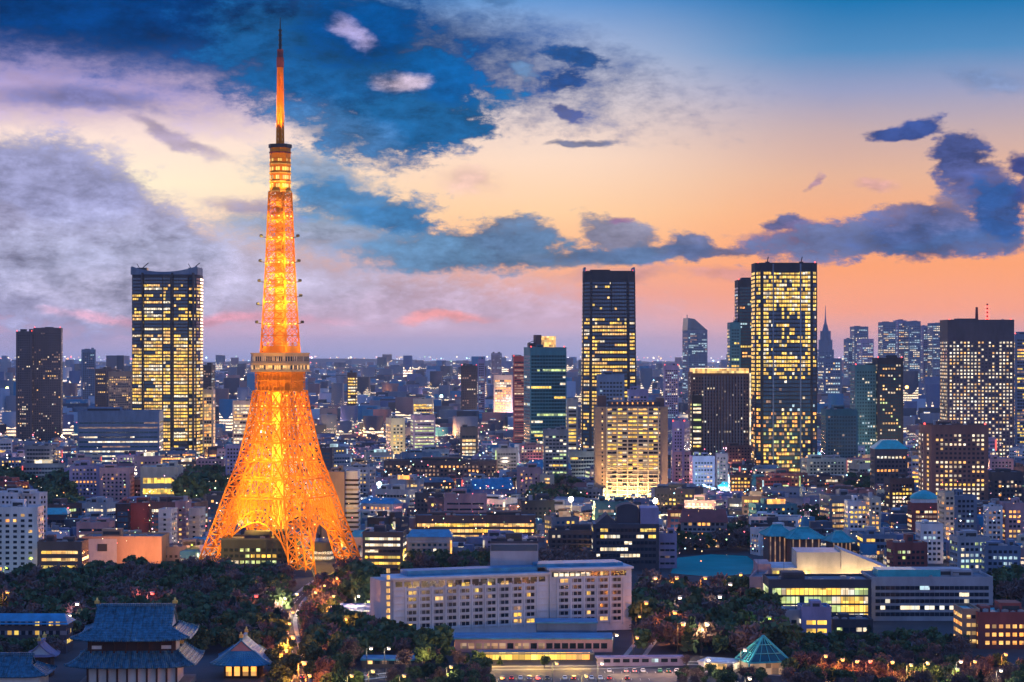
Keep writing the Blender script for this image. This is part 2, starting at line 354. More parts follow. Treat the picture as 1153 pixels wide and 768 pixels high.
def rooftop(root, w, d, h, wall, rich=1.0, beacon=False, plan=None):
    """parapet, plant rooms, tanks, masts: each a part of its own"""
    if plan is None: plan = rect(w, d)
    n = len(plan); mb = MB()
    for j in range(n):      # parapet
        a = Vector(plan[j]); b = Vector(plan[(j + 1) % n]); e = b - a; L = e.length
        if L < .5: continue
        e /= L; nr = Vector((e.y, -e.x)); i0 = a + nr * .1; o0 = b + nr * .1
        a2 = a - nr * .35; b2 = b - nr * .35
        mb.prism([tuple(i0), tuple(o0), tuple(b2), tuple(a2)], h + .003, h + 1.1)
    mb.build('parapet', M[wall], root)
    if w > 9 and rich > 0:
        for q in range(1 + (random.random() < .5 * rich)):
            pw = w * random.uniform(.18, .42); pd = d * random.uniform(.3, .55); px = random.uniform(-.25, .25) * w; py = random.uniform(-.15, .2) * d; ph = random.uniform(2.5, 5)
            if q: px = -math.copysign(w * .28, px); pw = w * .18
            mb = MB(); mb.box(px - pw/2, px + pw/2, py - pd/2, py + pd/2, h + .006, h + ph)
            pr = mb.build('plant_room', M[wall], root); mb = MB(); mb.box(px - pw/2 + .8, px + pw/2 - .8, py - pd/2 - .12, py - pd/2 - .002, h + ph * .25, h + ph * .7); mb.build('louvre', M['darkmetal'], pr)
        for q in range(random.randint(2, 5)):
            mb = MB(); ax = random.uniform(-.42, .42) * w; ay = random.uniform(-.42, -.1) * d; s = random.uniform(.7, 1.5)
            mb.box(ax - s, ax + s, ay - s * .7, ay + s * .7, h + .006, h + s * 1.3); mb.tube((ax, ay, h + s * 1.3), (ax, ay, h + s * 1.3 + .25), s * .5, 8); mb.build('air_conditioner', M['metal'], root)
    if random.random() < .25 * rich:
        mb = MB(); tx = random.uniform(-.3, .3) * w; mb.tube((tx, 0, h), (tx, 0, h + 4.2), 1.5, 10); mb.build('water_tank', M['light grey'], root)
    if random.random() < .3 * rich:
        mb = MB(); tx = random.uniform(-.35, .35) * w; mb.tube((tx, d * .2, h), (tx, d * .2, h + random.uniform(6, 11)), .16, 5, .06); mb.build('antenna', M['darkmetal'], root)
    if beacon:
        for sx in (-1, 1):
            mb = MB(); mb.tube((sx * w * .46, -d * .4, h + 1.1), (sx * w * .46, -d * .4, h + 2.4), .55, 6); mb.build('red_beacon', M['lampred'], root)
def body(root, plan, h, wall, roof='roof', k=1.0, name='wall', z0=0):
    WALLOF[root.name] = M[wall]
    mb = MB(); mb.prism(plan, z0, h, 0, 1, k); return mb.build(name, [M[wall], M[roof]], root)
def place(x0, x1, ytop, d, dep, rot=0, sil=True, vis=.72):
    """from the outline in the picture to a place, a width and a height in metres"""
    S = (x1 - x0) * d / F; r = abs(R(rot))
    w = (S - dep * math.sin(r)) / math.cos(r) if sil else S
    w = max(w, 6)
    cy = d + dep / 2 * math.cos(r) + w / 2 * math.sin(r)
    cx = X((x0 + x1) / 2, d)
    h = Z(ytop, d)
    yb_ = HOR + HC * F / d; PROT.append((x0, x1, ytop, ytop + vis * (yb_ - ytop), d)); FOOT.append((cx, cy, max(w, dep) * .5 + 5)); return cx, cy, w, h
PROT += [(630, 656, 548, 575, 1560), (725, 752, 552, 575, 1560), (700, 745, 560, 600, 1500), (760, 846, 618, 645, 1375), (415, 440, 538, 552, 1700), (768, 820, 574, 606, 1420)]
LM = []       # landmarks for labels: (x px, depth, phrase)
def tower(name, label, cat, x0, x1, ytop, d, dep=35, rot=0, wall='grey', fh=3.9, bay=3.2, wf=.8, hf=.55, lit=.4, pal=None, run=3, plan=None, k=1.0, topblank=1, dark='glass', litfn=None, lobby=0, rich=1, beacon=True, lm=None, roof='roof', group=None, win='ribbon_window', z0=4.5, jitter=.25):
    cx, cy, w, h = place(x0, x1, ytop, d, dep, rot)
    t = thing(name, label, cat, (cx, cy, 0), R(rot), group)
    pl = plan(w, dep) if callable(plan) else rect(w, dep)
    body(t, pl, h, wall, roof, k)
    nf = int((h - z0) / fh) - topblank
    windows(t, pl, z0, fh, nf, bay, wf, hf, lit, pal, run, name=win, dark=dark, litfn=litfn, k=k, H=h, jitter=jitter)
    tp = [(a * k, b * k) for a, b in pl]
    rooftop(t, w * k, dep * k, h, wall, rich, beacon, tp)
    if lm: LM.append(((x0 + x1) / 2, d, lm))
    return t, w, h
def fins(t, w, dep, h, xs, wall, z0=0, wd_=1.0, out=.9, name='pier'):
    for x in xs:
        mb = MB(); mb.box(x - wd_/2, x + wd_/2, -dep/2 - out, -dep/2 + .2, z0, h); mb.build(name, M[wall], t)

# --- the curved, yellow-lit skyscraper on the left
YEL = {'yellow': 6, 'white_lit': 2, 'warm': 3}
def morilit(i, n, j, nb):
    if i > n - 3: return [None] * nb
    p = .38 if i > n * .8 else (.72 if i > n * .62 else .86)
    if i in (n - 9, n - 14, n - 15): p = .15
    return runs(nb, p + random.uniform(-.14, .08), YEL, 6)
def moriplan(w, d):
    # three faceted, slightly bowed front panels between cut corners
    return [(-w*.50, -d*.10), (-w*.47, -d*.36), (-w*.30, -d*.44), (-w*.28, -d*.50), (0, -d*.54), (w*.12, -d*.53), (w*.15, -d*.48), (w*.36, -d*.44), (w*.47, -d*.36), (w*.50, -d*.10), (w*.50, d*.3), (w*.3, d*.5), (-w*.3, d*.5), (-w*.5, d*.3)]
cx, cy, w, h = place(145, 222, 309, 2560, 60)
t = thing('skyscraper', 'massive round-shouldered skyscraper with dense yellow window rows and dished dark crown', 'skyscraper', (cx, cy, 0), 0)
pl = moriplan(w, 60); body(t, pl, h, 'black')
windows(t, pl, 5, 4.0, int((h - 5) / 4.0), 2.7, .86, .60, .7, YEL, 6, dark='glassblue', litfn=morilit, out=.25, edge=.3)
mb = MB()      # dished crown: high at the corners, low in the middle
n = 24
for s in (-1, 1):
    for j in range(n):
        xa = -w*.48 + w*.96 * j / n; xb = -w*.48 + w*.96 * (j + 1) / n
        za = h + 3.2 + 7 * abs(2 * (j) / n - 1) ** 2; zb = h + 3.2 + 7 * abs(2 * (j + 1) / n - 1) ** 2
        ya = s * 60 * .47 * (1 - .25 * abs(2 * j / n - 1) ** 3); yb_ = s * 60 * .47 * (1 - .25 * abs(2 * (j + 1) / n - 1) ** 3)
        i = len(mb.v); e = s * -1.5
        mb.v += [(xa, ya, h), (xb, yb_, h), (xb, yb_, zb), (xa, ya, za), (xa, ya + e, h), (xb, yb_ + e, h), (xb, yb_ + e, zb), (xa, ya + e, za)]
        mb.f += [(i, i+1, i+2, i+3), (i+5, i+4, i+7, i+6), (i+3, i+2, i+6, i+7)]; mb.m += [0, 0, 0]
for s in (-1, 1): mb.box(s * w*.48 - .8, s * w*.48 + .8, -22, 22, h, h + 9)
mb.build('crown_screen', M['blue grey'], t)
for sx in (-.36, .4):
    mb = MB(); mb.box(sx * w - 6, sx * w + 6, -6, 6, h + 1, h + 9); mb.bar((sx*w, 0, h + 9), (sx*w + 7, 0, h + 15), .9); mb.bar((sx*w - 4, 0, h + 9), (sx*w - 7, 0, h + 14), .7); mb.build('roof_crane', M['darkmetal'], t)
for sx in (-.30, .135, .44):
    mb = MB(); mb.box(sx * w - .9, sx * w + .9, -60 * .545, -60 * .40, 0, h + 2); mb.build('pier', M['black'], t)
LM.append((183, 2560, 'round-shouldered yellow skyscraper'))

# --- other high-rises, from left to right
BLUEW = {'cool': 2, 'dim': 2, 'white_lit': 1}
tower('residential_tower', 'dark reddish twin-slab apartment tower with sparse pale windows near left edge', 'apartment tower', 34, 68, 370, 3000, 32, 8, 'dark grey', 3.3, 3.0, .5, .5, .13, {'dim': 5, 'white_lit': 2, 'warm': 1}, 1.2, lm='dark twin-slab tower')
tower('residential_tower', 'shorter dark slab joined left of the dark reddish apartment tower', 'apartment tower', 18, 36, 374, 2990, 26, 0, 'dark grey', 3.3, 3.0, .5, .5, .14, {'dim': 4, 'white_lit': 2, 'warm': 1}, 1.2)
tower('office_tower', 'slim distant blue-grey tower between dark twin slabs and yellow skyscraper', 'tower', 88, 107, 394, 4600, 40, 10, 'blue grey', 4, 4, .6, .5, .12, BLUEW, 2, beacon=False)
tower('office_block', 'grey-brown block with plain left wall beside the yellow skyscraper', 'office building', 106, 126, 416, 3700, 40, -14, 'brown', 3.8, 3.6, .6, .5, .25, None, 2, beacon=False)
tower('office_block', 'lit tan block with window grid touching left side of yellow skyscraper', 'office building', 122, 148, 419, 3600, 40, 0, 'tan', 3.8, 3.6, .6, .5, .5, {'warm': 2, 'dim': 3}, 2, beacon=False)
tower('civic_building', 'long low teal-grey hall with pale lit bands below the yellow skyscraper', 'hall', 82, 178, 464, 2350, 60, 5, 'blue grey', 5.2, 5, .95, .32, .7, {'white_lit': 3, 'dim': 3}, 9, rich=.6, beacon=False, dark='glassteal', lm='long teal hall')
tower('dark_tower', 'dark block just right of the yellow skyscraper', 'tower', 223, 238, 412, 3300, 40, 0, 'black', 4, 3.6, .6, .5, .1, BLUEW, 2, beacon=False)
tower('office_tower', 'teal-black glass tower with lit round crown left of central skyscraper', 'office tower', 590, 638, 392, 2500, 42, 10, 'teal', 4, 3.4, .9, .62, .10, {'white_lit': 3, 'cool': 2, 'yellow': 2, 'green_lit': 1}, 4, dark='glassteal', jitter=.8, lm='teal-black glass tower')
t = bpy.data.objects['office_tower.001']; h = Z(392, 2500)
mb = MB(); mb.prism([(p[0] + 2, p[1]) for p in ellipse(22, 20, 14)], h, h + 14); mb.build('lit_crown', M['warm'], t)
mb = MB(); mb.prism([(p[0] - 9, p[1]) for p in rect(7, 14)], h, h + 15.5); mb.build('service_tower', M['brown'], t)
mb = MB(); mb.box(-20, -10, -6, 6, h, h + 6); mb.bar((-20, 0, h + 6), (-12, 0, h + 9), .8); mb.build('roof_crane', M['darkmetal'], t)
tower('residential_tower', 'slim reddish striped tower with red top against the teal-black tower', 'apartment tower', 578, 591, 402, 2800, 22, 0, 'red brick', 3.4, 3, .95, .5, .4, {'dim': 6, 'white_lit': 1}, 5)
tower('office_block', 'small bright orange-lit block far left of the teal-black tower', 'office building', 556, 577, 423, 3800, 40, 0, 'cream', 4.4, 4, .9, .7, .95, {'amber': 4, 'white_lit': 3}, 5, beacon=False, rich=.4)
tower('dark_tower', 'small dark slab tower with purple tint left of the slim blue tower', 'tower', 519, 537, 412, 3800, 35, 0, 'black', 4, 4, .6, .5, .12, {'dim': 3, 'white_lit': 1}, 2)
tower('office_tower', 'slender purple-blue tower right of the small dark slab tower', 'tower', 538, 546, 405, 3900, 18, 0, 'lavender', 4, 3, .8, .5, .25, BLUEW, 2, beacon=False)
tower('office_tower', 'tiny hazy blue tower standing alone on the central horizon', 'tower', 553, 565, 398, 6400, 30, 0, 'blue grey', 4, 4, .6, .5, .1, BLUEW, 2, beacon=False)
def tora(i, n, j, nb):
    if i > n * .80: return runs(nb, .06, YEL, 1)
    if i > n * .78: return runs(nb, .55, YEL, 2)
    if i in (int(n * .60), int(n * .44)): return runs(nb, .2, YEL, 2)
    return runs(nb, .80 if i > n * .3 else .6, YEL, 5)
t, w, h = tower('skyscraper', 'tall dark-topped skyscraper with yellow rows in the centre right of the skyline', 'skyscraper', 655, 718, 306, 2300, 50, 0, 'black', 3.9, 2.8, .84, .55, .7, YEL, 5, plan=lambda w, d: chamf(w, d, 9), k=.93, dark='glassblue', litfn=tora, topblank=2, lm='dark-topped skyscraper')
for sx in (-.44, .44):
    mb = MB(); mb.box(sx * w - 1, sx * w + 1, -20, 20, h, h + 5); mb.build('crown_screen', M['blue grey'], t)
mb = MB(); mb.bar((w*.03, -24.2, 0), (w*.03, -22.6, h), 1.6); mb.bar((w*.33, -24.2, 0), (w*.30, -22.6, h), 1.6); mb.build('pier', M['black'], t)
tower('office_tower', 'blue tower with slanting top on the horizon right of dark-topped skyscraper', 'tower', 770, 797, 372, 4500, 40, 12, 'blue grey', 4, 3.6, .8, .6, .3, {'cool': 4, 'dim': 2}, 3, dark='glassblue', rich=0, beacon=False)
t = [o for o in bpy.data.objects if o.get('label', '').startswith('blue tower with slanting')][0]
h = Z(372, 4500); mb = MB(); i = 0; mb.v += [(-22, -19, h), (22, -19, h), (22, 19, h), (-22, 19, h), (-20, -18, h + 26), (-6, -18, h + 24), (-6, 18, h + 24), (-20, 18, h + 26)]
mb.f += [(0, 1, 5, 4), (1, 2, 6, 5), (2, 3, 7, 6), (3, 0, 4, 7), (4, 5, 6, 7)]; mb.m += [0] * 5
mb.bar((-17, 0, h + 25), (-17, 0, h + 33), 1.5); mb.build('slanted_crown', M['glassblue'], t)
def dk(i, n, j, nb):
    if i in (int(n * .62), int(n * .60)): return runs(nb, .95, {'amber': 1, 'yellow': 2}, 6)
    if i > n * .9: return runs(nb, .9, {'cool': 1}, 8)
    return runs(nb, .16 if i > n * .4 else .45, YEL, 2)
tower('dark_tower', 'black glass tower with one orange floor hiding behind the yellow-lit glass skyscraper', 'tower', 831, 858, 316, 2650, 40, 0, 'black', 4, 3.2, .8, .55, .2, {'yellow': 3, 'warm': 2, 'amber': 1, 'cool': 1}, 3, dark='glassteal', litfn=None, lm='black glass tower')
tower('dark_tower', 'lower black wing stepping down left of black glass tower', 'tower', 822, 834, 364, 2640, 34, 0, 'teal', 4, 3.2, .8, .55, .3, {'yellow': 3, 'green_lit': 2}, 3, dark='glassteal', beacon=False)
# --- yellow-lit glass skyscraper
PALZ = {'yellow': 7, 'white_lit': 2, 'amber': 1, 'dim': 1}
def izumi(i, n, j, nb):
    f = i / n
    if i <= 1: return runs(nb, .98, {'yellow': 1}, 9)
    if j in (0, 1, 2):
        out = []
        for q in range(nb):
            u = (q + .5) / nb
            if f > .46:
                p = .93
                if .80 > f > .545 and (u < .40 or u > .6): p = .12 if random.random() < .9 else .6
                if f > .6 and f < .8 and .40 < u < .6: p = .45
                if f > .90: p = .8
                if u < .12 or u > .88: p = .95
                if int(f * n) in (int(.66 * n), int(.56*n), int(.57*n)): p = .93
                if .46 < f < .52: p = .5
                c = random.choices(['yellow', 'white_lit'], [7, 2])[0]
            elif f > .30: p = .13; c = random.choice(['dim', 'cool', 'white_lit'])
            else: p = .50; c = random.choices(['amber', 'yellow', 'dim', 'green_lit'], [2, 4, 2, 1])[0]
            out.append(c if random.random() < p else None)
        return out
    return runs(nb, .85 if f > .4 else .4, {'yellow': 1, 'amber': 1} if f < .4 else {'yellow': 1}, 3)
t, w, h = tower('skyscraper', 'tall glass skyscraper with brilliant yellow upper floors and blue lower half', 'skyscraper', 851, 921, 297, 2140, 46, 0, 'black', 4.0, 2.6, .86, .62, .7, {'yellow': 6, 'white_lit': 2, 'amber': 1, 'dim': 1, 'cool': 1, 'green_lit': 1}, 4, plan=lambda w, d: chamf(w, d, 6), litfn=izumi, dark='glassblue', topblank=1, rich=0, lm='yellow-topped glass skyscraper', z0=8)
for x in (-.22, .22):
    mb = MB(); mb.box(x * w - .7, x * w + .7, -24.1, -22.5, 0, h); mb.build('pier', M['blue grey'], t)
for x in (-.27, .28):
    mb = MB(); mb.box(x * w - 2, x * w + 2, -2, 2, h, h + 3); mb.bar((x * w, 0, h + 3), (x * w + 1, 0, h + 8), .9); mb.build('roof_crane', M['darkmetal'], t)
mb = MB(); mb.box(-w*.2, w*.2, -23.3, -23, h - 9, h + 1); mb.build('crown_screen', M['black'], t)
mb = MB(); mb.box(-w * .5, w * .45, -32, -23.4, 0, 6.5); mb.build('lobby', M['amber'], t)
# --- brown pier-fronted office tower
t, w, h = tower('office_tower', 'brown ribbed office tower with bright lit roof edge left of yellow-topped skyscraper', 'office tower', 778, 845, 420, 2380, 40, 0, 'brown', 3.7, 3.1, .5, .5, .10, {'white_lit': 3, 'dim': 2}, 1, dark='glass', jitter=.4, lm='brown ribbed office tower', rich=.5)
fins(t, w, 40, h - 3, [w * (-.28 + .05 * q) for q in range(14)], 'grey', wd_=1.0)
mb = MB(); mb.box(-w*.47, w*.47, -21.4, 20.6, h - .2, h + 5); mb.build('lit_cornice', M['warm'], t)
mb = MB(); mb.box(w*.485, w*.505, -21.2, -20.1, 0, h); mb.build('glowing_edge', M['white_lit'], t)  # white vertical edge given a glowing material
tower('office_block', 'slim stack of green and yellow lit floors against brown ribbed tower', 'office building', 779, 791, 446, 2230, 18, 0, 'black', 3.9, 9, .9, .5, .9, {'white_lit': 3, 'green_lit': 2, 'yellow': 2}, 3, beacon=False, rich=.3)
# --- right-hand cluster
t, w, h = tower('spire_tower', 'slim blue stepped tower topped by a needle spire on right horizon', 'tower', 922, 939, 394, 5900, 36, 0, 'blue grey', 4.2, 4, .5, .5, .10, BLUEW, 2, rich=0, beacon=False, dark='glassblue', lm='needle-spired tower')
mb = MB(); mb.prism(rect(34, 30), h, h + 28, 0); mb.prism(rect(26, 24), h + 28, h + 52, 0); mb.prism(rect(16, 16), h + 52, h + 70, 0, None, .55); mb.prism(rect(7, 7), h + 70, h + 88, 0, None, .4); mb.bar((0, 0, h + 88), (0, 0, h + 122), 3, w2=.8); mb.build('stepped_spire', M['blue grey'], t)
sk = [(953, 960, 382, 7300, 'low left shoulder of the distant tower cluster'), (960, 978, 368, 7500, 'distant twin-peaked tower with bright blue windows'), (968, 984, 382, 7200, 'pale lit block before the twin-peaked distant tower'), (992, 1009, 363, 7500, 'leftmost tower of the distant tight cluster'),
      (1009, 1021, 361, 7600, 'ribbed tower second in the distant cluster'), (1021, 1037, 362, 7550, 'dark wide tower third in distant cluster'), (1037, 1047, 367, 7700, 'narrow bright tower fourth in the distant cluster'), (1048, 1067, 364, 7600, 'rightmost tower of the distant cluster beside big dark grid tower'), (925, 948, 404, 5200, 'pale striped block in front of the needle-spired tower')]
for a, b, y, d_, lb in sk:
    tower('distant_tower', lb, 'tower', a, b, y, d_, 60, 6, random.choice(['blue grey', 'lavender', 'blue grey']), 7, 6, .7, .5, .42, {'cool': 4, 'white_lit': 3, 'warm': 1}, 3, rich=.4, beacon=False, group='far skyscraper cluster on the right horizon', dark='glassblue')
def ark(i, n, j, nb):
    f = i / n; out = []
    for q in range(nb):
        u = (q + .5) / nb; p = .82
        if f > .72 and .48 < u < .8: p = .25
        if f < .30: p = .6
        if i % 9 == 5: p = .3
        out.append(random.choices(['white_lit', 'warm'], [3, 1])[0] if random.random() < p else None)
    return out
t, w, h = tower('office_tower', 'broad dark office tower with gridded white windows and red roof mast', 'office tower', 1067, 1142, 361, 2480, 45, 0, 'dark grey', 4.0, 4.1, .52, .5, .7, {'white_lit': 4, 'warm': 2}, 3, litfn=ark, topblank=5, rich=.5, lm='broad dark grid tower')
mb = MB(); mb.prism(rect(3.2, 3.2), h, h + 16, 0, None, .7); mb.build('mast', M['red brick'], t)
mb = MB()
for q in range(4): mb.box(w*.16 - 1.8, w*.16 + 1.8, -1.8, 1.8, h + 2 + q * 4.5, h + 4.2 + q * 4.5, 1)
mb.bar((w*.16, 0, h), (w*.16, 0, h + 20), 1.6); mb.build('red_mast', [M['red brick'], M['lampred']], t)
tower('office_tower', 'slab with yellow and pink windows cut by the right edge, behind grid tower', 'office tower', 1143, 1172, 377, 2700, 40, 0, 'blue grey', 4, 3.4, .9, .5, .5, {'yellow': 3, 'dim': 2, 'amber': 1}, 4)
tower('office_tower', 'tall teal-black tower with scattered lights right of needle-spired tower', 'office tower', 988, 1017, 404, 2400, 36, 0, 'black', 3.8, 3.0, .6, .5, .28, {'white_lit': 3, 'warm': 2, 'green_lit': 1}, 1.6, dark='glassteal')
tower('office_tower', 'lower left half of the teal-black tower right of needle spire', 'office tower', 963, 990, 412, 2410, 36, 0, 'teal', 3.8, 3.0, .6, .5, .13, {'white_lit': 3, 'cool': 2}, 1.6, dark='glassteal')
tower('office_block', 'dull teal glass block low beside the yellow-topped skyscraper', 'office building', 930, 966, 462, 2250, 36, 0, 'teal', 3.8, 3.0, .7, .55, .06, BLUEW, 1.6, dark='glassteal', beacon=False)
tower('office_block', 'dark broad block below grid tower with brightly gridded white windows', 'office building', 1040, 1118, 480, 1680, 34, -6, 'brown', 3.5, 3.5, .55, .5, .62, {'white_lit': 5, 'warm': 3, 'yellow': 1}, 2, plan=lambda w, d: [(-w/2, -d*.1), (-w*.46, -d*.34), (-w*.36, -d*.5), (w/2, -d*.5), (w/2, d*.5), (-w/2, d*.5)], lm='white-gridded dark block', jitter=.3)
tower('office_block', 'purple block stepping up right of the dark block of gridded windows', 'office building', 1117, 1153, 533, 1720, 30, 0, 'dark grey', 3.5, 3.2, .6, .5, .3, {'white_lit': 2, 'amber': 1, 'dim': 3}, 2, beacon=False)
t, w, h = tower('office_block', 'dark block with turquoise hipped roof before teal-black tower', 'office building', 985, 1022, 507, 1850, 24, 0, 'dark grey', 3.8, 3.2, .6, .5, .25, {'amber': 2, 'white_lit': 3}, 3, rich=0, beacon=False)
mb = MB(); mb.prism(rect(w * 1.06, 26), h + 1.1, h + 8.5, 0, None, .42); mb.build('hipped_roof', M['roof_teal'], t)
t, w, h = tower('apartment_tower', 'red-brown tower under a turquoise dome roof beside beige apartment tower', 'apartment tower', 1027, 1059, 568, 1500, 18, 0, 'red brick', 3.3, 3, .8, .5, .55, {'amber': 2, 'white_lit': 3, 'dim': 1}, 4, rich=0, beacon=False, lm='turquoise-domed tower')
mb = MB(); mb.prism(ellipse(w * .95, 17, 14), h + .3, h + 3.6); mb.build('dome_drum', M['white'], t)
mb = MB()
for q in range(4): mb.prism([(p[0] * (1, .93, .74, .42)[q], p[1] * (1, .93, .74, .42)[q]) for p in ellipse(w * 1.02, 18, 14)], h + 3.6 + (0, 1.6, 3.4, 4.9)[q], h + 3.6 + (1.6, 3.4, 4.9, 5.9)[q], 0, None, (.93, .8, .57, .2)[q])
mb.build('dome_roof', M['roof_teal'], t)
# --- pale gridded hotel block in the middle right
def okura(i, n, j, nb):
    f = i / n
    if f < .34: return [None if random.random() < .25 else 'dim' for q in range(nb)]
    return [random.choices(['yellow', 'warm', 'white_lit'], [4, 3, 1])[0] if random.random() < (.5 if .5 < f < .72 else .82) else None for q in range(nb)]
cx, cy, w, h = place(670, 752, 458, 1777, 30)
t = thing('hotel_tower', 'pinkish concrete hotel tower with five columns of yellow windows, floodlit from below', 'hotel', (cx, cy, 0), 0)
body(t, rect(w, 30), h, 'tan')
LM.append((711, 1777, 'floodlit hotel tower'))
for i in range(int((h - 4) / 3.25)):
    z = 4 + i * 3.25; mb = MB(); n = int((h - 4) / 3.25)
    for c_ in range(5):
        xa = -w*.33 + c_ * w*.142; xb = xa + w*.125
        for q in range(2):
            m = okura(i, n, 0, 1)[0]; f = {'yellow': 1, 'warm': 2, 'white_lit': 3, 'dim': 4}.get(m, 0)
            xm = xa + (xb - xa) * q / 2 + .15; mb.quad((xm, -15.12, z + .95), (xm + (xb - xa)/2 - .3, -15.12, z + .95), (xm + (xb - xa)/2 - .3, -15.12, z + 2.45), (xm, -15.12, z + 2.45), f)
    for xx in (-w*.40, w*.385):
        mb.quad((xx - .6, -15.12, z + .95), (xx + .6, -15.12, z + .95), (xx + .6, -15.12, z + 2.45), (xx - .6, -15.12, z + 2.45), 2 if random.random() < .3 else 0)
    for s in (-1, 1):
        for q in range(6): mb.quad((s * (w/2 + .1), -12 + q * 4 * 1, z + 1), (s * (w/2 + .1), -10.4 + q * 4, z + 1), (s * (w/2 + .1), -10.4 + q * 4, z + 2.3), (s * (w/2 + .1), -12 + q * 4, z + 2.3), 2 if random.random() < .3 else 0)
    # frame pieces between the panes make the band one continuous glazed strip
    fr = sorted([v for v in set((round(p[0], 4)) for p in mb.v if abs(p[1] + 15.12) < .01)])
    fr = [-w/2 - .1] + fr + [w/2 + .1]
    for q in range(0, len(fr) - 1, 2):
        for za, zb in ((z + .95, z + 2.45),): mb.quad((fr[q], -15.12, za), (fr[q + 1], -15.12, za), (fr[q + 1], -15.12, zb), (fr[q], -15.12, zb), 5)
    ys = [-15.12] + [v_ for q in range(6) for v_ in (-12 + q * 4, -10.4 + q * 4)] + [14]
    for s in (-1, 1):
        for q in range(0, len(ys) - 1, 2): mb.quad((s * (w/2 + .1), ys[q], z + 1), (s * (w/2 + .1), ys[q + 1], z + 1), (s * (w/2 + .1), ys[q + 1], z + 2.3), (s * (w/2 + .1), ys[q], z + 2.3), 5)
    weld(mb.build('ribbon_window', [M['glass'], M['yellow'], M['warm'], M['white_lit'], M['dim'], M['tan']], t))
    if i % 1 == 0:
        mb = MB(); mb.box(-w*.34, w*.38, -15.9, -15.0, z - .35, z + .25); mb.build('balcony_slab', M['cream'], t)
for q in range(6):
    mb = MB(); xx = -w*.338 + q * w*.142; mb.box(xx - .35, xx + .35, -16.1, -14.9, 0, h); mb.build('pier', M['cream'], t)
mb = MB(); mb.box(-w*.30, w*.40, -10, 12, h, h + 4); mb.build('plant_room', M['dark grey'], t)
mb = MB(); mb.box(-w*.46, -w*.34, -8, 12, h, h + 9); mb.build('lift_tower', M['brown'], t)
mb = MB(); mb.box(w*.36, w*.46, -8, 12, h, h + 7); mb.build('lift_tower', M['brown'], t)
mb = MB()
for q in range(9): mb.box(-w*.26 + q * w*.07 - .5, -w*.26 + q * w*.07 + .5, -10.6, -10, h + 2, h + 3.4)
mb.build('roof_light', M['amber'], t)
tower('office_tower', 'hazy blue-grey block rising behind the floodlit hotel tower', 'office tower', 673, 703, 423, 2080, 30, 0, 'blue grey', 3.8, 3.2, .7, .5, .12, BLUEW, 2, beacon=False)
tower('office_block', 'pale mauve block at right shoulder of the floodlit hotel tower', 'office building', 708, 730, 440, 2150, 30, 0, 'lavender', 3.8, 3.2, .7, .5, .15, BLUEW, 2, beacon=False)
tower('apartment_block', 'mauve ribbed apartment tower between hotel tower and ribbed office tower', 'apartment block', 757, 779, 476, 2050, 26, -16, 'lavender', 3.2, 2.6, .5, .5, .25, {'dim': 3, 'white_lit': 1}, 1)
tower('apartment_block', 'pale blue tower rising left of the brown ribbed tower', 'apartment block', 748, 764, 412, 3300, 30, 0, 'lavender', 3.6, 3.2, .6, .5, .3, BLUEW, 2)
tower('apartment_block', 'greenish grid-front block with pale lit rows below teal-black tower', 'apartment block', 612, 640, 485, 2050, 24, 0, 'grey', 3.4, 3.4, .8, .5, .72, {'green_lit': 2, 'white_lit': 4, 'yellow': 1}, 3, beacon=False)
tower('office_block', 'white-lit slim block with yellow floors right of the teal-black tower', 'office building', 638, 651, 450, 2350, 22, 0, 'light grey', 4, 9, .9, .55, .85, {'yellow': 3, 'white_lit': 2}, 3, beacon=False)
tower('office_block', 'bright green-striped office block in the middle distance', 'office building', 461, 490, 468, 2650, 34, 8, 'light grey', 4.0, 3.4, .96, .42, .92, {'green_lit': 4, 'white_lit': 2}, 9, beacon=False, lm='green-striped office block')
tower('office_block', 'floodlit cream block with bright left wall near green-striped block', 'office building', 433, 456, 472, 2480, 30, 14, 'cream', 4, 4, .6, .5, .6, {'yellow': 3, 'warm': 2}, 3, beacon=False)
tower('office_block', 'cream-lit cube block above the green-striped block', 'office building', 465, 487, 450, 3300, 40, 0, 'cream', 4, 4, .9, .75, .95, {'white_lit': 2, 'yellow': 2}, 3, beacon=False)
tower('office_block', 'block crowned by warm white lit storeys right of green-striped block', 'office building', 518, 538, 482, 2500, 30, 0, 'brown', 4.4, 4, .9, .6, .75, {'warm': 3, 'white_lit': 3}, 4, beacon=False)
tower('office_block', 'yellow-green lit striped tower left of the green-striped block, near horizon', 'office building', 391, 401, 420, 4300, 30, 0, 'black', 6, 5, .95, .5, .95, {'yellow': 3, 'white_lit': 3}, 9, beacon=False)
# ------------------------------------------------------------------ orange lattice tower
TD = 1300.0; TX = X(315.5, TD); PH = R(23)
tw = thing('lattice_tower', 'tall floodlit orange lattice broadcasting tower with two observation decks', 'tower', (TX, TD, 0), 0)
M['orange'] = pbr('orange_painted_steel', (.85, .25, .012), .55, var=.12, spec=.2)
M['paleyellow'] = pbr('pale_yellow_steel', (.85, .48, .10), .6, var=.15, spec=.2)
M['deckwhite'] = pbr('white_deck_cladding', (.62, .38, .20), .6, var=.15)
PR = [(0, 52.5), (10, 49), (21, 44.5), (32, 40), (43, 36), (54, 31.5), (64.5, 27), (75, 23.8), (86, 21.2), (97, 18.8), (107.5, 17), (131, 12.2), (160, 10.3), (183, 9), (226, 7.1), (256, 6.8)]
def tr(z):
    for (a, ra), (b, rb) in zip(PR, PR[1:]):
        if z <= b: return ra + (rb - ra) * (z - a) / (b - a)
    return PR[-1][1]
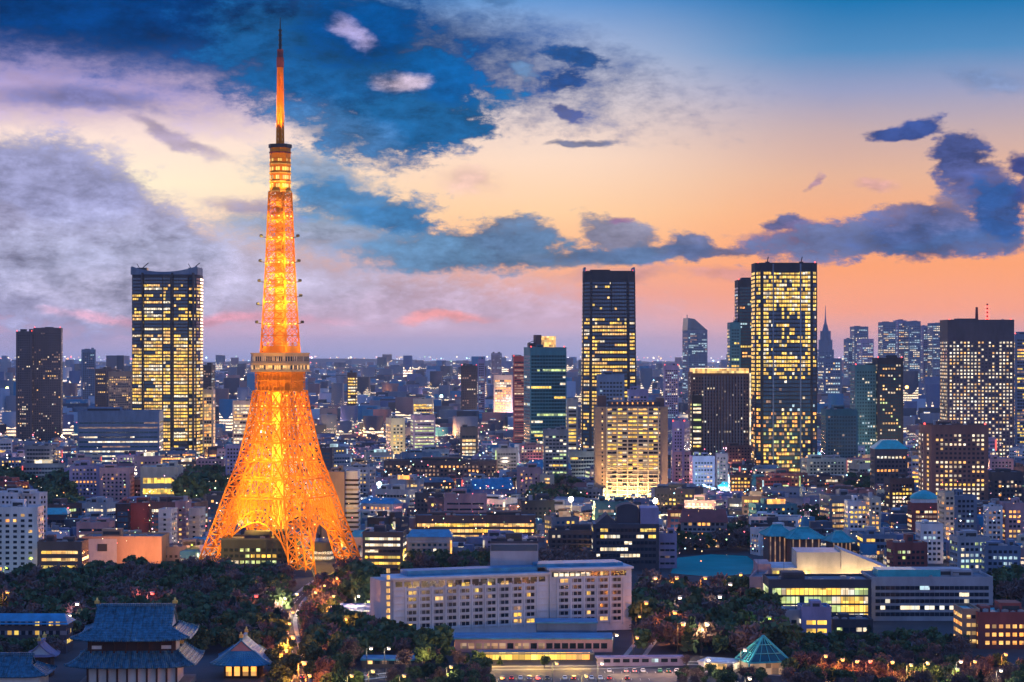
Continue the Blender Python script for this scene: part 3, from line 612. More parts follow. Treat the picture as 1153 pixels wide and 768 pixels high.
# corner k=0 right/far, then ccw
def cang(k): return math.atan2(math.sin(PH), math.cos(PH)) + k * math.pi / 2
def corner(k, z, r=None):
    r = tr(z) if r is None else r; a = cang(k); return Vector((r * math.cos(a), r * math.sin(a), z))
def legpt(k, z, u, v, s):
    """point of leg k at height z: u, v in 0..1 towards the two neighbouring corners"""
    c = corner(k, z); a = (corner(k + 1, z) - c).normalized(); b = (corner(k - 1, z) - c).normalized()
    return c + a * u * s + b * v * s
zs = [0, 7, 14.5, 22, 29.5, 36.5, 43.5, 50.5, 57.5, 64.5, 71.5, 78, 84.5, 90.5, 96.5, 102, 107.5]
for k in range(4):
    mb = MB()
    for z0, z1 in zip(zs, zs[1:]):
        s0 = 11.5 - 6.4 * z0 / 107; s1 = 11.5 - 6.4 * z1 / 107
        A = [legpt(k, z0, u, v, s0) for u, v in ((0, 0), (1, 0), (1, 1), (0, 1))]; B = [legpt(k, z1, u, v, s1) for u, v in ((0, 0), (1, 0), (1, 1), (0, 1))]
        for q in range(4):
            mb.bar(A[q], B[q], .95 - .003 * z0)
            r = (q + 1) % 4
            mb.bar(A[q], B[r], .5); mb.bar(A[r], B[q], .5); mb.bar(B[q], B[r], .55); pass
    c = corner(k, 0); mb2 = MB()
    lg = mb.build('leg', M['orange'], tw)
    m = legpt(k, 0, .5, .5, 9.5); mb2.prism([(m.x - 7, m.y - 7), (m.x + 7, m.y - 7), (m.x + 7, m.y + 7), (m.x - 7, m.y + 7)], 0, 3.5, 0, None, .8); mb2.build('footing', M['dark grey'], lg)
gz = [43.5, 54.5, 65.5, 76.5, 87.5, 97.5, 107.5]
for k in range(4):
    mb = MB()
    def fp(z, t):
        a = legpt(k, z, 1, 0, 11.5 - 6.4 * z / 107); b = legpt(k + 1, z, 0, 1, 11.5 - 6.4 * z / 107); return a + (b - a) * t
    # arch between the legs
    ar = []
    for q in range(13):
        t = q / 12; z = 10 + 20 * math.sin(math.pi * t) ** .6
        ar.append(fp(z, t))
    ar2 = []
    for q in range(13):
        t = q / 12; z = 17 + 20 * math.sin(math.pi * t) ** .6
        ar2.append(fp(min(z, 43.5), t))
    for q in range(12):
        mb.bar(ar[q], ar[q + 1], .75); mb.bar(ar2[q], ar2[q + 1], .5); mb.bar(ar[q], ar2[q + 1], .4); mb.bar(ar2[q], ar[q + 1], .4); t0_ = fp(43.5, q / 12); t1_ = fp(43.5, (q + 1) / 12); mb.bar(ar2[q], t1_, .4); mb.bar(ar2[q + 1], t0_, .4); mb.bar(ar2[q], t0_, .4)
    for z0, z1 in zip(gz, gz[1:]):
        n = 4 if z0 < 60 else (3 if z0 < 85 else 2)
        mb.bar(fp(z0, 0), fp(z0, 1), .8); mb.bar(fp(z0 + 1.8, 0), fp(z0 + 1.8, 1), .4)
        for q in range(n):
            a0, a1 = q / n, (q + 1) / n
            mb.bar(fp(z0, a0), fp(z1, a1), .5); mb.bar(fp(z0, a1), fp(z1, a0), .5)
            if q: mb.bar(fp(z0, a0), fp(z1, a0), .45)
            zm = (z0 + z1) / 2
            for qq in range(3): mb.bar(fp(z0, a0 + (a1 - a0) * qq / 3), fp(z0 + 1.8, a0 + (a1 - a0) * (qq + 1) / 3), .2)
    mb.build('face_bracing', M['orange'], tw)
# floors of bracing inside, stair and lift core
mb = MB()
for z in gz[:-1]:
    c4 = [corner(k, z, tr(z) * .86) for k in range(4)]
    mb.bar(c4[0], c4[2], .5); mb.bar(c4[1], c4[3], .5)
    for k in range(4): mb.bar((c4[k] + c4[(k + 1) % 4]) / 2, (c4[(k + 1) % 4] + c4[(k + 2) % 4]) / 2, .4)
mb.build('inner_bracing', M['orange'], tw)
mb = MB()
e = 4.6
cc = [Vector((e * math.cos(cang(k)), e * math.sin(cang(k)), 0)) for k in range(4)]
mb.prism([(c.x * .42, c.y * .42) for c in cc], 6, 119)
for z in range(6, 118, 4):
    for k in range(4):
        a = cc[k] + Vector((0, 0, z)); b = cc[(k + 1) % 4] + Vector((0, 0, z)); a4 = a + Vector((0, 0, 4)); b4 = b + Vector((0, 0, 4))
        mb.bar(a, a4, .5); mb.bar(a, b, .3); mb.bar(a, b4, .25); mb.bar(b, a4, .25)
mb.build('lift_shaft', M['paleyellow'], tw)
# main deck
def sq(r): return [(r * math.cos(cang(k)), r * math.sin(cang(k))) for k in (0, 1, 2, 3)]
def oc(r, c=.12):
    s = sq(r); out = []
    for k in range(4):
        a = Vector(s[k]); p_ = Vector(s[k - 1]); n_ = Vector(s[(k + 1) % 4]); out += [tuple(a + (p_ - a) * c), tuple(a + (n_ - a) * c)]
    return out
mb = MB(); mb.prism(oc(15.6), 107.6, 119); o = mb.build('deck_base', M['orange'], tw)
mb = MB(); pl = oc(17.0)
for k in range(8):
    a = Vector((*pl[k], 0)); b = Vector((*pl[(k + 1) % 8], 0)); n = max(1, int((b - a).length / 2.4))
    for q in range(n):
        p = a + (b - a) * q / n; p2 = a + (b - a) * (q + 1) / n; mb.bar((p.x, p.y, 107.6), (p.x, p.y, 119), .4); mb.bar((p.x, p.y, 108.5), (p2.x, p2.y, 113), .25); mb.bar((p2.x, p2.y, 113), (p.x, p.y, 118), .25)
mb.build('deck_truss', M['orange'], tw)
for z in (107, 113, 117.8):
    mb = MB(); mb.prism(oc(17.2), z, z + .9); mb.build('ring_beam', M['orange'], tw)
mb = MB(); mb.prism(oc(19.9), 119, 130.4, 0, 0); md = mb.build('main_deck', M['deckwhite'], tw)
for z0, z1, mm in ((120.4, 122.9, 'warm'), (125.3, 128.2, 'dim')):
    mb = MB(); pl = oc(20.05)
    for k in range(8):
        a = Vector(pl[k]); b = Vector(pl[(k + 1) % 8]); L = (b - a).length; n = max(1, int(L / 1.35))
        for q in range(n):
            for u0, u1, m_ in (((q) / n, (q + .16) / n, 2), ((q + .16) / n, (q + .84) / n, 0 if random.random() < .45 else 1), ((q + .84) / n, (q + 1) / n, 2)):
                p0 = a + (b - a) * u0; p1 = a + (b - a) * u1
                mb.quad((p0.x, p0.y, z0), (p1.x, p1.y, z0), (p1.x, p1.y, z1), (p0.x, p0.y, z1), m_)
    weld(mb.build('observation_window', [M[mm], M['glass'], M['deckwhite']], md))
for z in (119, 123.6, 129.6):
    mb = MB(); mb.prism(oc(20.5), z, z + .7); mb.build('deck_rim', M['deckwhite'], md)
mb = MB(); mb.prism(oc(12.6), 130.4, 134.5); mb.build('deck_roof_house', M['orange'], tw)
# upper shaft
uz = [130.4]
while uz[-1] < 226: uz.append(uz[-1] + 5.3 - 2.0 * (uz[-1] - 130) / 100)
uz[-1] = 227.5
mb = MB(); chord = MB()
for z0, z1 in zip(uz, uz[1:]):
    for k in range(4):
        a, b = corner(k, z0), corner(k + 1, z0); c, d_ = corner(k, z1), corner(k + 1, z1)
        chord.bar(a, c, .9)
        mb.bar(a, b, .55); mb.bar(a, (c + d_) / 2, .34); mb.bar(b, (c + d_) / 2, .34); mb.bar(c, (a + b) / 2, .34); mb.bar(d_, (a + b) / 2, .34)
        mb.bar((a + b) / 2, (c + d_) / 2, .3)
chord.build('corner_post', M['orange'], tw); mb.build('shaft_bracing', M['orange'], tw)
mb = MB(); mb.prism(sq(3.3), 131, 228, 0, None, .8)
for z in range(134, 226, 3): mb.prism(sq(4.6), z, z + .5)
mb.build('upper_lift_shaft', M['paleyellow'], tw)
for z in (147, 160.5, 172, 184, 199, 212):
    mb = MB(); r = tr(z) + 1.3; o_, i_ = oc(r), oc(r - 2.3)
    for k in range(8): mb.prism([o_[k], o_[(k + 1) % 8], i_[(k + 1) % 8], i_[k]], z, z + .5)
    for k in range(8): mb.bar((*o_[k], z + 1.6), (*o_[(k + 1) % 8], z + 1.6), .16); mb.bar((*o_[k], z), (*o_[k], z + 1.6), .16)
    mb.build('gallery', M['orange'], tw)
for z, sx in ((147, -1), (147, 1), (163, 1), (172, -1), (172, 1), (184, -1), (184, 1), (199, -1), (199, 1), (158, -1)):
    mb = MB(); r = (tr(z) + 1.2) * .93; mb.bar((sx * r * .9, -2, z + 1), (sx * (r + 2.2), -3, z + 1.4), .45); mb.tube((sx * (r + 1.6), -3.6, z + 2), (sx * (r + 3.0), -4.2, z + 2), .95, 10, .8); mb.build('dish_antenna', M['darkmetal'], tw)
# top deck
mb = MB(); mb.prism(oc(8.0, .25), 228, 254.2, 0, 0); td_ = mb.build('top_deck', M['orange'], tw)
for z0, z1, mm in ((230.2, 232.6, 'yellow'), (235.2, 237.6, 'warm'), (240.4, 242.6, 'yellow'), (246.0, 247.6, 'yellow')):
    mb = MB(); pl = oc(8.12, .25)
    for k in range(8):
        a = Vector(pl[k]); b = Vector(pl[(k + 1) % 8]); L = (b - a).length; n = max(1, int(L / 1.2))
        for q in range(n):
            off = ((q + k) % 3 == 0) if z0 < 245 else (q % 3 != 0)
            for u0, u1, m_ in (((q) / n, (q + .12) / n, 1), ((q + .12) / n, (q + .88) / n, 1 if off else 0), ((q + .88) / n, (q + 1) / n, 1)):
                p0 = a + (b - a) * u0; p1 = a + (b - a) * u1
                mb.quad((p0.x, p0.y, z0), (p1.x, p1.y, z0), (p1.x, p1.y, z1), (p0.x, p0.y, z1), m_)
    weld(mb.build('observation_window', [M[mm], M['orange']], td_))
for z, r in ((227.6, 8.9), (233.4, 8.5), (238.6, 8.5), (244, 8.4), (251, 8.5)):
    mb = MB(); mb.prism(oc(r, .25), z, z + .8); mb.build('deck_rim', M['paleyellow' if z < 245 else 'red brick'], td_)
mb = MB(); mb.prism(oc(8.9, .25), 254.2, 256.4); mb.build('deck_cap', M['darkmetal'], td_)
# mast: tapering lattice, dark collar, thin gain antenna
mb = MB(); z = 256.4
while z < 303:
    z1 = min(303, z + 3.2); r0, r1 = 2.2 - .6 * (z - 256) / 47, 2.2 - .6 * (z1 - 256) / 47
    for k in range(4):
        a, b = corner(k, z, r0), corner(k + 1, z, r0); c, d_ = corner(k, z1, r1), corner(k + 1, z1, r1)
        mb.bar(a, c, .7); mb.bar(a, d_, .4); mb.bar(b, c, .4); mb.bar(c, d_, .4)
    z = z1
mb.prism(sq(.8), 256.4, 303)
ms_ = mb.build('mast', M['orange'], tw)
mb = MB(); mb.prism(sq(2.3), 303, 309); mb.prism(sq(1.9), 309, 314); mb.build('mast_collar', M['red brick'], ms_)
mb = MB(); mb.tube((0, 0, 314), (0, 0, 326), .95, 8, .7); mb.tube((0, 0, 326), (0, 0, 333.3), .45, 8, .15)
for z in (316, 319, 322, 325): mb.tube((0, 0, z), (0, 0, z + .8), 1.25, 8)
mb.build('antenna', M['darkmetal'], tw)
# floodlight fittings (they glow) and the lamps that light the steel
fl = MB(); fl.tube((0, 0, 0), (0, 0, .7), .42, 8); lens = None
k_ = 0
spots = []
for z in (28, 45, 66, 87, 98): 
    for k in range(4):
        for t in (.3, .7):
            a = corner(k, z); b = corner(k + 1, z); spots.append(a + (b - a) * t)
for z in (147.6, 161, 172.6, 184.6, 199.6, 212.6):
    for k in range(4): a = corner(k, z, tr(z) + .9); b = corner(k + 1, z, tr(z) + .9); spots += [a + (b - a) * .3, a + (b - a) * .7]
ref = None
for p in spots:
    if ref is None: ref = fl.build('floodlight', M['lampwarm'], tw); o = ref
    else: o = ref.copy(); COL.objects.link(o); o.parent = tw
    o.location = p
def lamp(name, loc, e, c=(1, .45, .08), r=1.0, parent=None, kind='POINT', aim=None, size=60, blend=.5):
    l = bpy.data.lights.new(name, kind); l.energy = e; l.color = c; l.shadow_soft_size = r
    o = bpy.data.objects.new(name, l); COL.objects.link(o); o.location = loc
    if kind == 'SPOT':
        l.spot_size = R(size); l.spot_blend = blend; o.rotation_euler = (Vector(aim) - Vector(loc)).to_track_quat('-Z', 'Y').to_euler()
    if parent: o.parent = parent
    return o
TL = 0.85
OR = (1, .56, .06)
for z, e, f in ((12, 50000, .5), (30, 50000, .5), (50, 46000, .5), (70, 36000, .5), (90, 26000, .5), (104, 14000, .4)):
    for k in range(4):
        a = cang(k) + math.pi / 4; r = tr(z) * .70 * f
        lamp('tower_lamp', (TX + r * math.cos(a), TD + r * math.sin(a), z), e * TL * .36, OR, .8)
for z, e in ((136, 20000), (147, 30000), (158, 42000), (168, 52000), (177, 46000), (188, 34000), (199, 26000), (210, 20000), (221, 16000)):
    for k in range(4):
        a = cang(k) + math.pi / 4; r = tr(z) * .60
        lamp('tower_lamp', (TX + r * math.cos(a), TD + r * math.sin(a), z), e * TL * .055, (1, .46, .05), .5)
# lamps standing out from the galleries, shining back on the shaft
for z, e in ((133.5, 9000), (148, 14000), (161, 26000), (172.6, 26000), (185, 20000), (199.6, 15000), (212.6, 12000)):
    for k in (2, 3):
        for t in (.15, .85):
            a = corner(k, z, tr(z) + 5); b = corner(k + 1, z, tr(z) + 5); p = a + (b - a) * t
            lamp('gallery_lamp', (TX + p.x, TD + p.y, z), e * TL * .15, (1, .52, .06), .4)
for k in range(4):
    c = corner(k, 258, 8.0); lamp('mast_projector', (TX + c.x, TD + c.y, 257.5), 190000, (1, .42, .05), .4, None, 'SPOT', (TX, TD, 292), 40, .8)
    c = corner(k, 228, 13); lamp('deck_projector', (TX + c.x, TD + c.y, 224), 30000, (1, .52, .10), .4, None, 'SPOT', (TX, TD, 246), 60, .8)
# projectors on masts around the feet, aimed up the faces
for (ax, ay, az_, zt, e, sz) in ((-62, -62, 9, 40, .26e6, 60), (-22, -46, 21, 52, .2e6, 62), (48, -80, 6, 44, .32e6, 60), (82, -35, 6, 45, .27e6, 60), (-88, -10, 6, 40, .26e6, 60),
                       (-30, -52, 21, 96, .46e6, 34), (36, -80, 6, 95, .4e6, 34), (80, -10, 6, 92, .4e6, 34),
                       (-24, -52, 21, 165, 0.55e6, 20), (32, -74, 6, 165, .5e6, 20), (-10, -52, 21, 215, .7e6, 12), (14, -76, 6, 240, .8e6, 10)):
    lamp('tower_projector', (TX + ax, TD + ay, az_), e * TL, OR, .8, None, 'SPOT', (TX, TD, zt), sz, .6)
FOOT.append((TX, TD, 62)); PROT.append((222, 405, 400, 632, TD)); PROT.append((250, 332, 600, 628, TD - 30))
LM.append((315, 1300, 'orange lattice tower'))
# low building between the legs
fw = X(332, TD) - X(250, TD)
t = thing('visitor_building', 'dark flat-roofed hall with lit windows between the legs of the orange tower', 'hall', (X(291, TD - 26), TD - 14, 0), R(0))
body(t, rect(fw, 26), Z(608, TD - 26), 'black')
windows(t, rect(fw, 26), 1, 3.6, 4, 3.2, .7, .5, .35, {'yellow': 2, 'white_lit': 1, 'green_lit': 1}, 2)
rooftop(t, fw, 26, Z(608, TD - 26), 'dark grey', 1)
# ------------------------------------------------------------------ roofs in the temple manner
def curved_roof(name, parent, A, B, ra, z_e, z_r, gable=.55, mat='roof_blue', up=1.0, rb=0.0, gmat='white', finial=True, pw=.72):
    """hip-and-gable roof: eaves 2A x 2B at z_e, ridge 2ra at z_r; gable = share of the slope where the gable stands"""
    nt_ = 14; ns = 16; mb = MB()
    def hx(t): return ra if t <= gable else ra + (A - ra) * ((t - gable) / (1 - gable))
    def hy(t): return rb + (B - rb) * t
    def hz(t, cx_): return z_r - (z_r - z_e) * (t ** pw) + up * (t ** 4) * (abs(cx_) ** 5)
    for s in (1, -1):
        g = [[(hx(i / nt_) * (2 * j / ns - 1), -s * hy(i / nt_), hz(i / nt_, 2 * j / ns - 1)) for j in range(ns + 1)] for i in range(nt_ + 1)]
        for i in range(nt_):
            for j in range(ns):
                q = [g[i][j], g[i + 1][j], g[i + 1][j + 1], g[i][j + 1]]
                mb.poly(q if s > 0 else q[::-1])
    ig = int(round(gable * nt_))
    for s in (1, -1):
        g = [[(s * (ra + (A - ra) * max(0, (i / nt_ - gable)) / (1 - gable)), hy(i / nt_) * (2 * j / ns - 1), hz(i / nt_, 2 * j / ns - 1)) for j in range(ns + 1)] for i in range(ig, nt_ + 1)]
        for i in range(len(g) - 1):
            for j in range(ns):
                q = [g[i][j], g[i + 1][j], g[i + 1][j + 1], g[i][j + 1]]
                mb.poly(q if s > 0 else q[::-1])
    o = mb.build(name, M[mat], parent, smooth=True)
    sm = o.modifiers.new('thick', 'SOLIDIFY'); sm.thickness = .45; sm.offset = -1
    if gable > .02:
        for s in (1, -1):
            mb = MB(); pts = [(s * (ra - .8), hy(i / nt_) * sg, hz(i / nt_, 0) - .3) for sg, rng in ((1, range(0, ig + 1)), (-1, range(ig, -1, -1))) for i in rng]
            mb.poly(pts); mb.build('gable', M[gmat], parent)
    if ra > .5:
        mb = MB(); mb.box(-ra - .3, ra + .3, -.55, .55, z_r - .2, z_r + .9); mb.build('ridge', M[mat], o)
        if finial:
            for s in (1, -1):
                mb = MB(); mb.box(s * ra - .9, s * ra + .9, -.7, .7, z_r + .9, z_r + 2.0, 0); mb.prism([(s * ra - .5, -.4), (s * ra + .5, -.4), (s * ra + .5, .4), (s * ra - .5, .4)], z_r + 2.0, z_r + 3.2, 0, None, .4); mb.build('finial', M['gold'], parent)
    for s in (1, -1):
        for s2 in (1, -1):
            mb = MB(); p = None
            for i in range(ig, nt_ + 1):
                c = Vector((s * hx(i / nt_), s2 * hy(i / nt_), hz(i / nt_, 1) + .15))
                if p is not None: mb.bar(p, c, .6)
                p = c
            if mb.v: mb.build('hip_ridge', M[mat], o)
    return o
M['gold'] = pbr('gilded_metal', (.6, .42, .12), .35, .7)
M['timber'] = pbr('dark_timber', (.06, .035, .028), .8)
M['plaster'] = pbr('white_plaster', (.6, .6, .58), .8)
def tiled(name, c):
    m = pbr(name, c, .5, var=.65, scale=.5, streak=False); n = m.node_tree.nodes; l = m.node_tree.links; b = [q for q in n if q.type == 'BSDF_PRINCIPLED'][0]
    tcn = n.new('ShaderNodeTexCoord'); w = n.new('ShaderNodeTexWave'); w.bands_direction = 'X'; w.inputs['Scale'].default_value = .42; l.new(tcn.outputs['Object'], w.inputs['Vector'])
    bp = n.new('ShaderNodeBump'); bp.inputs['Strength'].default_value = .9; bp.inputs['Distance'].default_value = .35; l.new(w.outputs['Fac'], bp.inputs['Height']); l.new(bp.outputs[0], b.inputs['Normal']); return m
M['roof_temple'] = tiled('temple_roof_tiles', (.035, .145, .23))
# main hall
d = 822; cx = X(145, d)
t = thing('temple_hall', 'large two-tiered temple hall with sweeping blue tiled roofs in the near left corner', 'temple', (cx, d + 16, 0), R(2))
s_ = d / F
mb = MB(); mb.box(-17, 17, -11, 12, 0, 22); mb.build('wall', M['plaster'], t)
curved_roof('lower_roof', t, 24.6, 18.5, 17.6, Z(752, d - 2) , Z(738, d) + 1.5, 0, 'roof_temple', 1.2, 12, pw=.85)
ru = curved_roof('main_roof', t, 22.6, 17.5, 15.1, Z(722, d - 2), Z(682, d + 16), .62, 'roof_temple', 1.2, 0, gmat='plaster', pw=.9)
mb = MB(); mb.box(-16.8, 16.8, -12.2, 12, 12.5, Z(722, d)-.5, 0)
mb.build('upper_gallery', M['timber'], t)
for x in [-15.5 + 31 * q / 7 for q in range(8)]:
    mb = MB(); mb.box(x - .3, x + .3, -12.9, -12.3, 12, 19.5); mb.build('post', M['timber'], t)
for x in (-13.3, 13.3):
    mb = MB(); mb.box(x - 1.9, x + 1.9, -12.6, -12.25, 16.5, 17.8); mb.build('white_panel', M['plaster'], t)
for x in [-17 + 34 * q / 9 for q in range(10)]:
    mb = MB(); mb.box(x - .35, x + .35, -11.7, -11.02, 0, 12); mb.build('pillar', M['timber'], t)
mb = MB(); mb.box(-21.5, 21.5, -15.5, 16, 0, 2.5); mb.build('platform', M['grey'], t)
FOOT.append((cx, d + 16, 30)); LM.append((148, 822, 'large temple hall'))
# side hall with gable front
d = 858; cx = X(271, d)
t = thing('temple_pavilion', 'small temple hall with bright blue curved roof and decorated gable facing the camera', 'temple', (cx, d + 10, 0), R(90))
mb = MB(); mb.box(-8, 8, -7, 7, 0, 9); mb.build('wall', M['timber'], t)
curved_roof('roof', t, 12.5, 11.8, 8.4, Z(749, d) , Z(721, d), .42, 'roof_blue', 1.0, 0, gmat='pink', pw=.92)
mb = MB()
for y in (-5, -1.7, 1.7, 5): mb.box(-8.2, -8.02, y - 1.1, y + 1.1, 1, 5.4)
mb.build('paper_screen', M['amber'], t)
for y in (-6.6, -3.3, 0, 3.3, 6.6):
    mb = MB(); mb.box(-9.2, -8.7, y - .25, y + .25, 0, 8); mb.build('pillar', M['timber'], t)
FOOT.append((cx, d + 10, 14))
d = 862; cx = X(44, d)
t = thing('temple_gate', 'little gatehouse with pale curved gable roof left of the large temple hall', 'gate', (cx, d + 5, 0), R(90))
mb = MB(); mb.box(-4, 4, -4.2, 4.2, 0, 8); mb.build('wall', M['timber'], t)
curved_roof('roof', t, 5.4, 6.4, 5, Z(740, d), Z(724, d), .8, 'lavender', .6, 0, pw=.8)
mb = MB(); mb.box(-4.2, -4.05, -3, 3, 3, 5.6); mb.build('lit_panel', M['amber'], t)
FOOT.append((cx, d + 5, 8))
d = 812; cx = X(8, d)
t = thing('temple_building', 'broad dark blue hipped roof cut off by the lower left corner', 'temple building', (cx, d + 9, 0), 0)
mb = MB(); mb.box(-12, 12, -8, 8, 0, 9); mb.build('wall', M['plaster'], t)
curved_roof('roof', t, 14.5, 11, 8, 8, Z(741, d), .4, 'roof_temple', .8, 0, pw=.85, finial=False)
d = 930; cx = X(30, d)
t = thing('school_building', 'long low building with blue roof and yellow windows at the left edge', 'hall', (cx, d + 8, 0), R(-1))
w = 34
mb = MB(); mb.box(-w/2, w/2, -7, 7, 0, Z(703, d)); mb.build('wall', M['dark grey'], t)
mb = MB(); h = Z(703, d); mb.v += [(-w/2 - 1, -8.4, h), (w/2 + 1, -8.4, h), (w/2 + 1, 8.4, h), (-w/2 - 1, 8.4, h), (-w/2 + 2, 0, h + 3.8), (w/2 - 2, 0, h + 3.8)]; mb.f += [(0, 1, 5, 4), (1, 2, 5), (2, 3, 4, 5), (3, 0, 4), (3, 2, 1, 0)]; mb.m += [0] * 5; mb.build('roof', M['roof_blue'], t)
windows(t, rect(w, 14), 3, 4, 3, 3, .6, .45, .35, {'yellow': 1}, 1.5)
FOOT.append((cx, d + 8, 20))

# ------------------------------------------------------------------ white slab hotel (two wings)
def wing(name, label, x0, x1, ytop, dl, dr, dep, lmname=None):
    """front face from (x0, dl) to (x1, dr)"""
    a = Vector((X(x0, dl), dl, 0)); b = Vector((X(x1, dr), dr, 0)); e = b - a; w = e.length; rz = math.atan2(e.y, e.x); n = Vector((-e.y, e.x, 0)).normalized()
    c = (a + b) / 2 + n * dep / 2; h = Z(ytop, (dl + dr) / 2)
    for q in (.15, .4, .6, .85): p = a + e * q + n * dep / 2; FOOT.append((p.x, p.y, 16))
    return thing(name, label, 'hotel', (c.x, c.y, 0), rz), w, h
def hotel(name, label, x0, x1, ytop, dl, dr, dep, lit, seed, gpitch=6.4, wall='white'):
    random.seed(seed)
    t, w, h = wing(name, label, x0, x1, ytop, dl, dr, dep)
    body(t, rect(w, dep), h, wall, 'roof_light')
    fh = 3.02; nf = int((h - 4) / fh); ng = int((w - 6) / gpitch); m0 = (w - ng * gpitch) / 2
    cnt = 0; rest = MB(); Y = -dep / 2
    for i in range(nf - 1, -1, -1):
        z = 4 + i * fh
        for g in range(ng):
            xc = -w / 2 + m0 + (g + .5) * gpitch
            mb = MB(); l = lit(i, g); m = {None: 0, 'warm': 1, 'yellow': 2, 'dim': 3}[l if l in (None, 'warm', 'yellow', 'dim') else None]
            tgt = mb if cnt < 100 else rest
            for q in (-1.9, 0.1):
                mm = m if (q < 0 or m == 0 or random.random() < .3) else 0
                tgt.quad((xc + q, Y - .1, z + .8), (xc + q + 1.7, Y - .1, z + .8), (xc + q + 1.7, Y - .1, z + 2.45), (xc + q, Y - .1, z + 2.45), mm)
            tgt.quad((xc - 2.9, Y - .1, z + .8), (xc - 2.2, Y - .1, z + .8), (xc - 2.2, Y - .1, z + 2.45), (xc - 2.9, Y - .1, z + 2.45), 4)
            if cnt < 100: mb.build('window', [M['glass'], M['warm'], M['yellow'], M['dim'], M['grey']], t)
            cnt += 1
    if rest.v: tag(rest.build('windows', [M['glass'], M['warm'], M['yellow'], M['dim'], M['grey']], t), kind='stuff')
    for g in range(ng + 1):      # shallow ribs between bays
        xx = -w / 2 + m0 + g * gpitch
        mb = MB(); mb.box(xx - .45, xx + .45, Y - .55, Y + .1, 3, h - 3.6); mb.build('rib', M[wall], t)
    for i in range(nf):
        mb = MB(); mb.box(-w/2, w/2, Y - .32, Y + .1, 4 + i * fh - .18, 4 + i * fh + .18); mb.build('floor_band', M[wall], t)
    mb = MB()
    for q in range(int(w / 4.1)): mb.quad((-w/2 + 1 + q * 4.1, Y - .1, h - 3.2), (-w/2 + 4.2 + q * 4.1, Y - .1, h - 3.2), (-w/2 + 4.2 + q * 4.1, Y - .1, h - .9), (-w/2 + 1 + q * 4.1, Y - .1, h - .9), 0)
    mb.build('top_floor_opening', M['glass'], t)
    mb = MB(); mb.box(-w/2 - .8, w/2 + .8, Y - 1.2, dep/2 + .8, h + .003, h + 1.0, 0, 1); mb.build('cornice', [M['white'], M['roof_light']], t)
    return t, w, h
hl = lambda i, g: random.choices([None, 'warm', 'yellow', 'dim'], [86, 6, 5, 4])[0]
t, w, h = hotel('slab_hotel', 'long white slab hotel wing with small paired windows, nearest and left of the bend', 443, 618, 650, 978, 1004, 17, hl, 5)
LM.append((530, 985, 'white slab hotel'))
mb = MB()      # end wall with lit stair windows
mb.box(-w/2 - 6.0, -w/2 - .01, -8.2, 8.6, 0, h); mb.build('stair_wing', M['light grey'], t)
for i in range(10):
    mb = MB(); mb.quad((-w/2 - 3.2, -8.35, 3 + i * 3.02), (-w/2 - 1.6, -8.35, 3 + i * 3.02), (-w/2 - 1.6, -8.35, 5 + i * 3.02), (-w/2 - 3.2, -8.35, 5 + i * 3.02)); mb.build('stair_window', M['warm'], t)
mb = MB(); mb.box(-w/2 + 8, w/2 - 4, -4, 7, h + 1.0, h + 3.4); mb.build('roof_house', M['roof_blue'], t)
t, w, h = hotel('slab_hotel', 'bluish white slab hotel wing with scattered orange windows right of the bend', 619, 711, 641, 1003, 1012, 20, lambda i, g: random.choices([None, 'warm', 'yellow', 'dim'], [86, 5, 4, 5])[0], 9, 6.4)
mb = MB(); mb.box(-w/2 - 5, w/2 - 3, -6, 9, h + 1.0, h + 2.6); mb.build('roof_house', M['roof_blue'], t)
mb = MB()
for q in range(7): mb.quad((-w/2 + 2 + q * 2.6, -10.2, h - 3.0), (-w/2 + 4 + q * 2.6, -10.2, h - 3.0), (-w/2 + 4 + q * 2.6, -10.2, h - 1.4), (-w/2 + 2 + q * 2.6, -10.2, h - 1.4))
mb.build('lit_clerestory', M['white_lit'], t)
random.seed(21)
cx, cy, w, h = place(552, 606, 612, 1015, 14)
t = thing('penthouse_tower', 'plain white rooftop block rising above and behind the long slab hotel', 'lift tower', (cx, cy, 0), 0)
body(t, rect(w, 14), h, 'light grey'); rooftop(t, w, 14, h, 'dark grey', .5)
mb = MB(); mb.box(-w/2 + .3, w/2 - .3, -7.15, -7, h - 3.5, h - .5); mb.build('top_band', M['glassblue'], t)
# podium
def slab(name, label, cat, x0, x1, ytop, d, dep, wall, roofm, rot=0, cornice=True, **kw):
    cx, cy, w, h = place(x0, x1, ytop, d, dep, rot)
    t = thing(name, label, cat, (cx, cy, 0), R(rot))
    body(t, rect(w, dep), h, wall, roofm)
    if cornice:
        mb = MB(); mb.box(-w/2 - .5, w/2 + .5, -dep/2 - .5, dep/2 + .5, h + .003, h + .6); mb.build('roof_slab', M[roofm], t)
    if kw:
        kw.setdefault('z0', .8); windows(t, rect(w, dep), **kw)
    return t, w, h
slab('hotel_podium', 'raised blue-roofed hall against foot of the white slab hotel', 'hall', 604, 672, 702, 962, 14, 'blue grey', 'roof_blue')
slab('hotel_podium', 'lower long blue-roofed podium along the front of white slab hotel', 'hall', 512, 690, 720, 935, 18, 'pink', 'roof_blue', fh=4, nf=1, bay=3.4, wf=.8, hf=.6, lit=.5, pal={'amber': 3, 'dim': 3}, run=2)
t, w, h = slab('entrance_canopy', 'flat hotel entrance canopy glowing yellow beneath, before the podium', 'canopy', 540, 668, 737, 908, 9, 'dark grey', 'roof', 1, fh=3.6, nf=1, bay=2.5, wf=.96, hf=.85, lit=1, pal={'yellow': 4, 'amber': 4}, run=9, z0=.3)
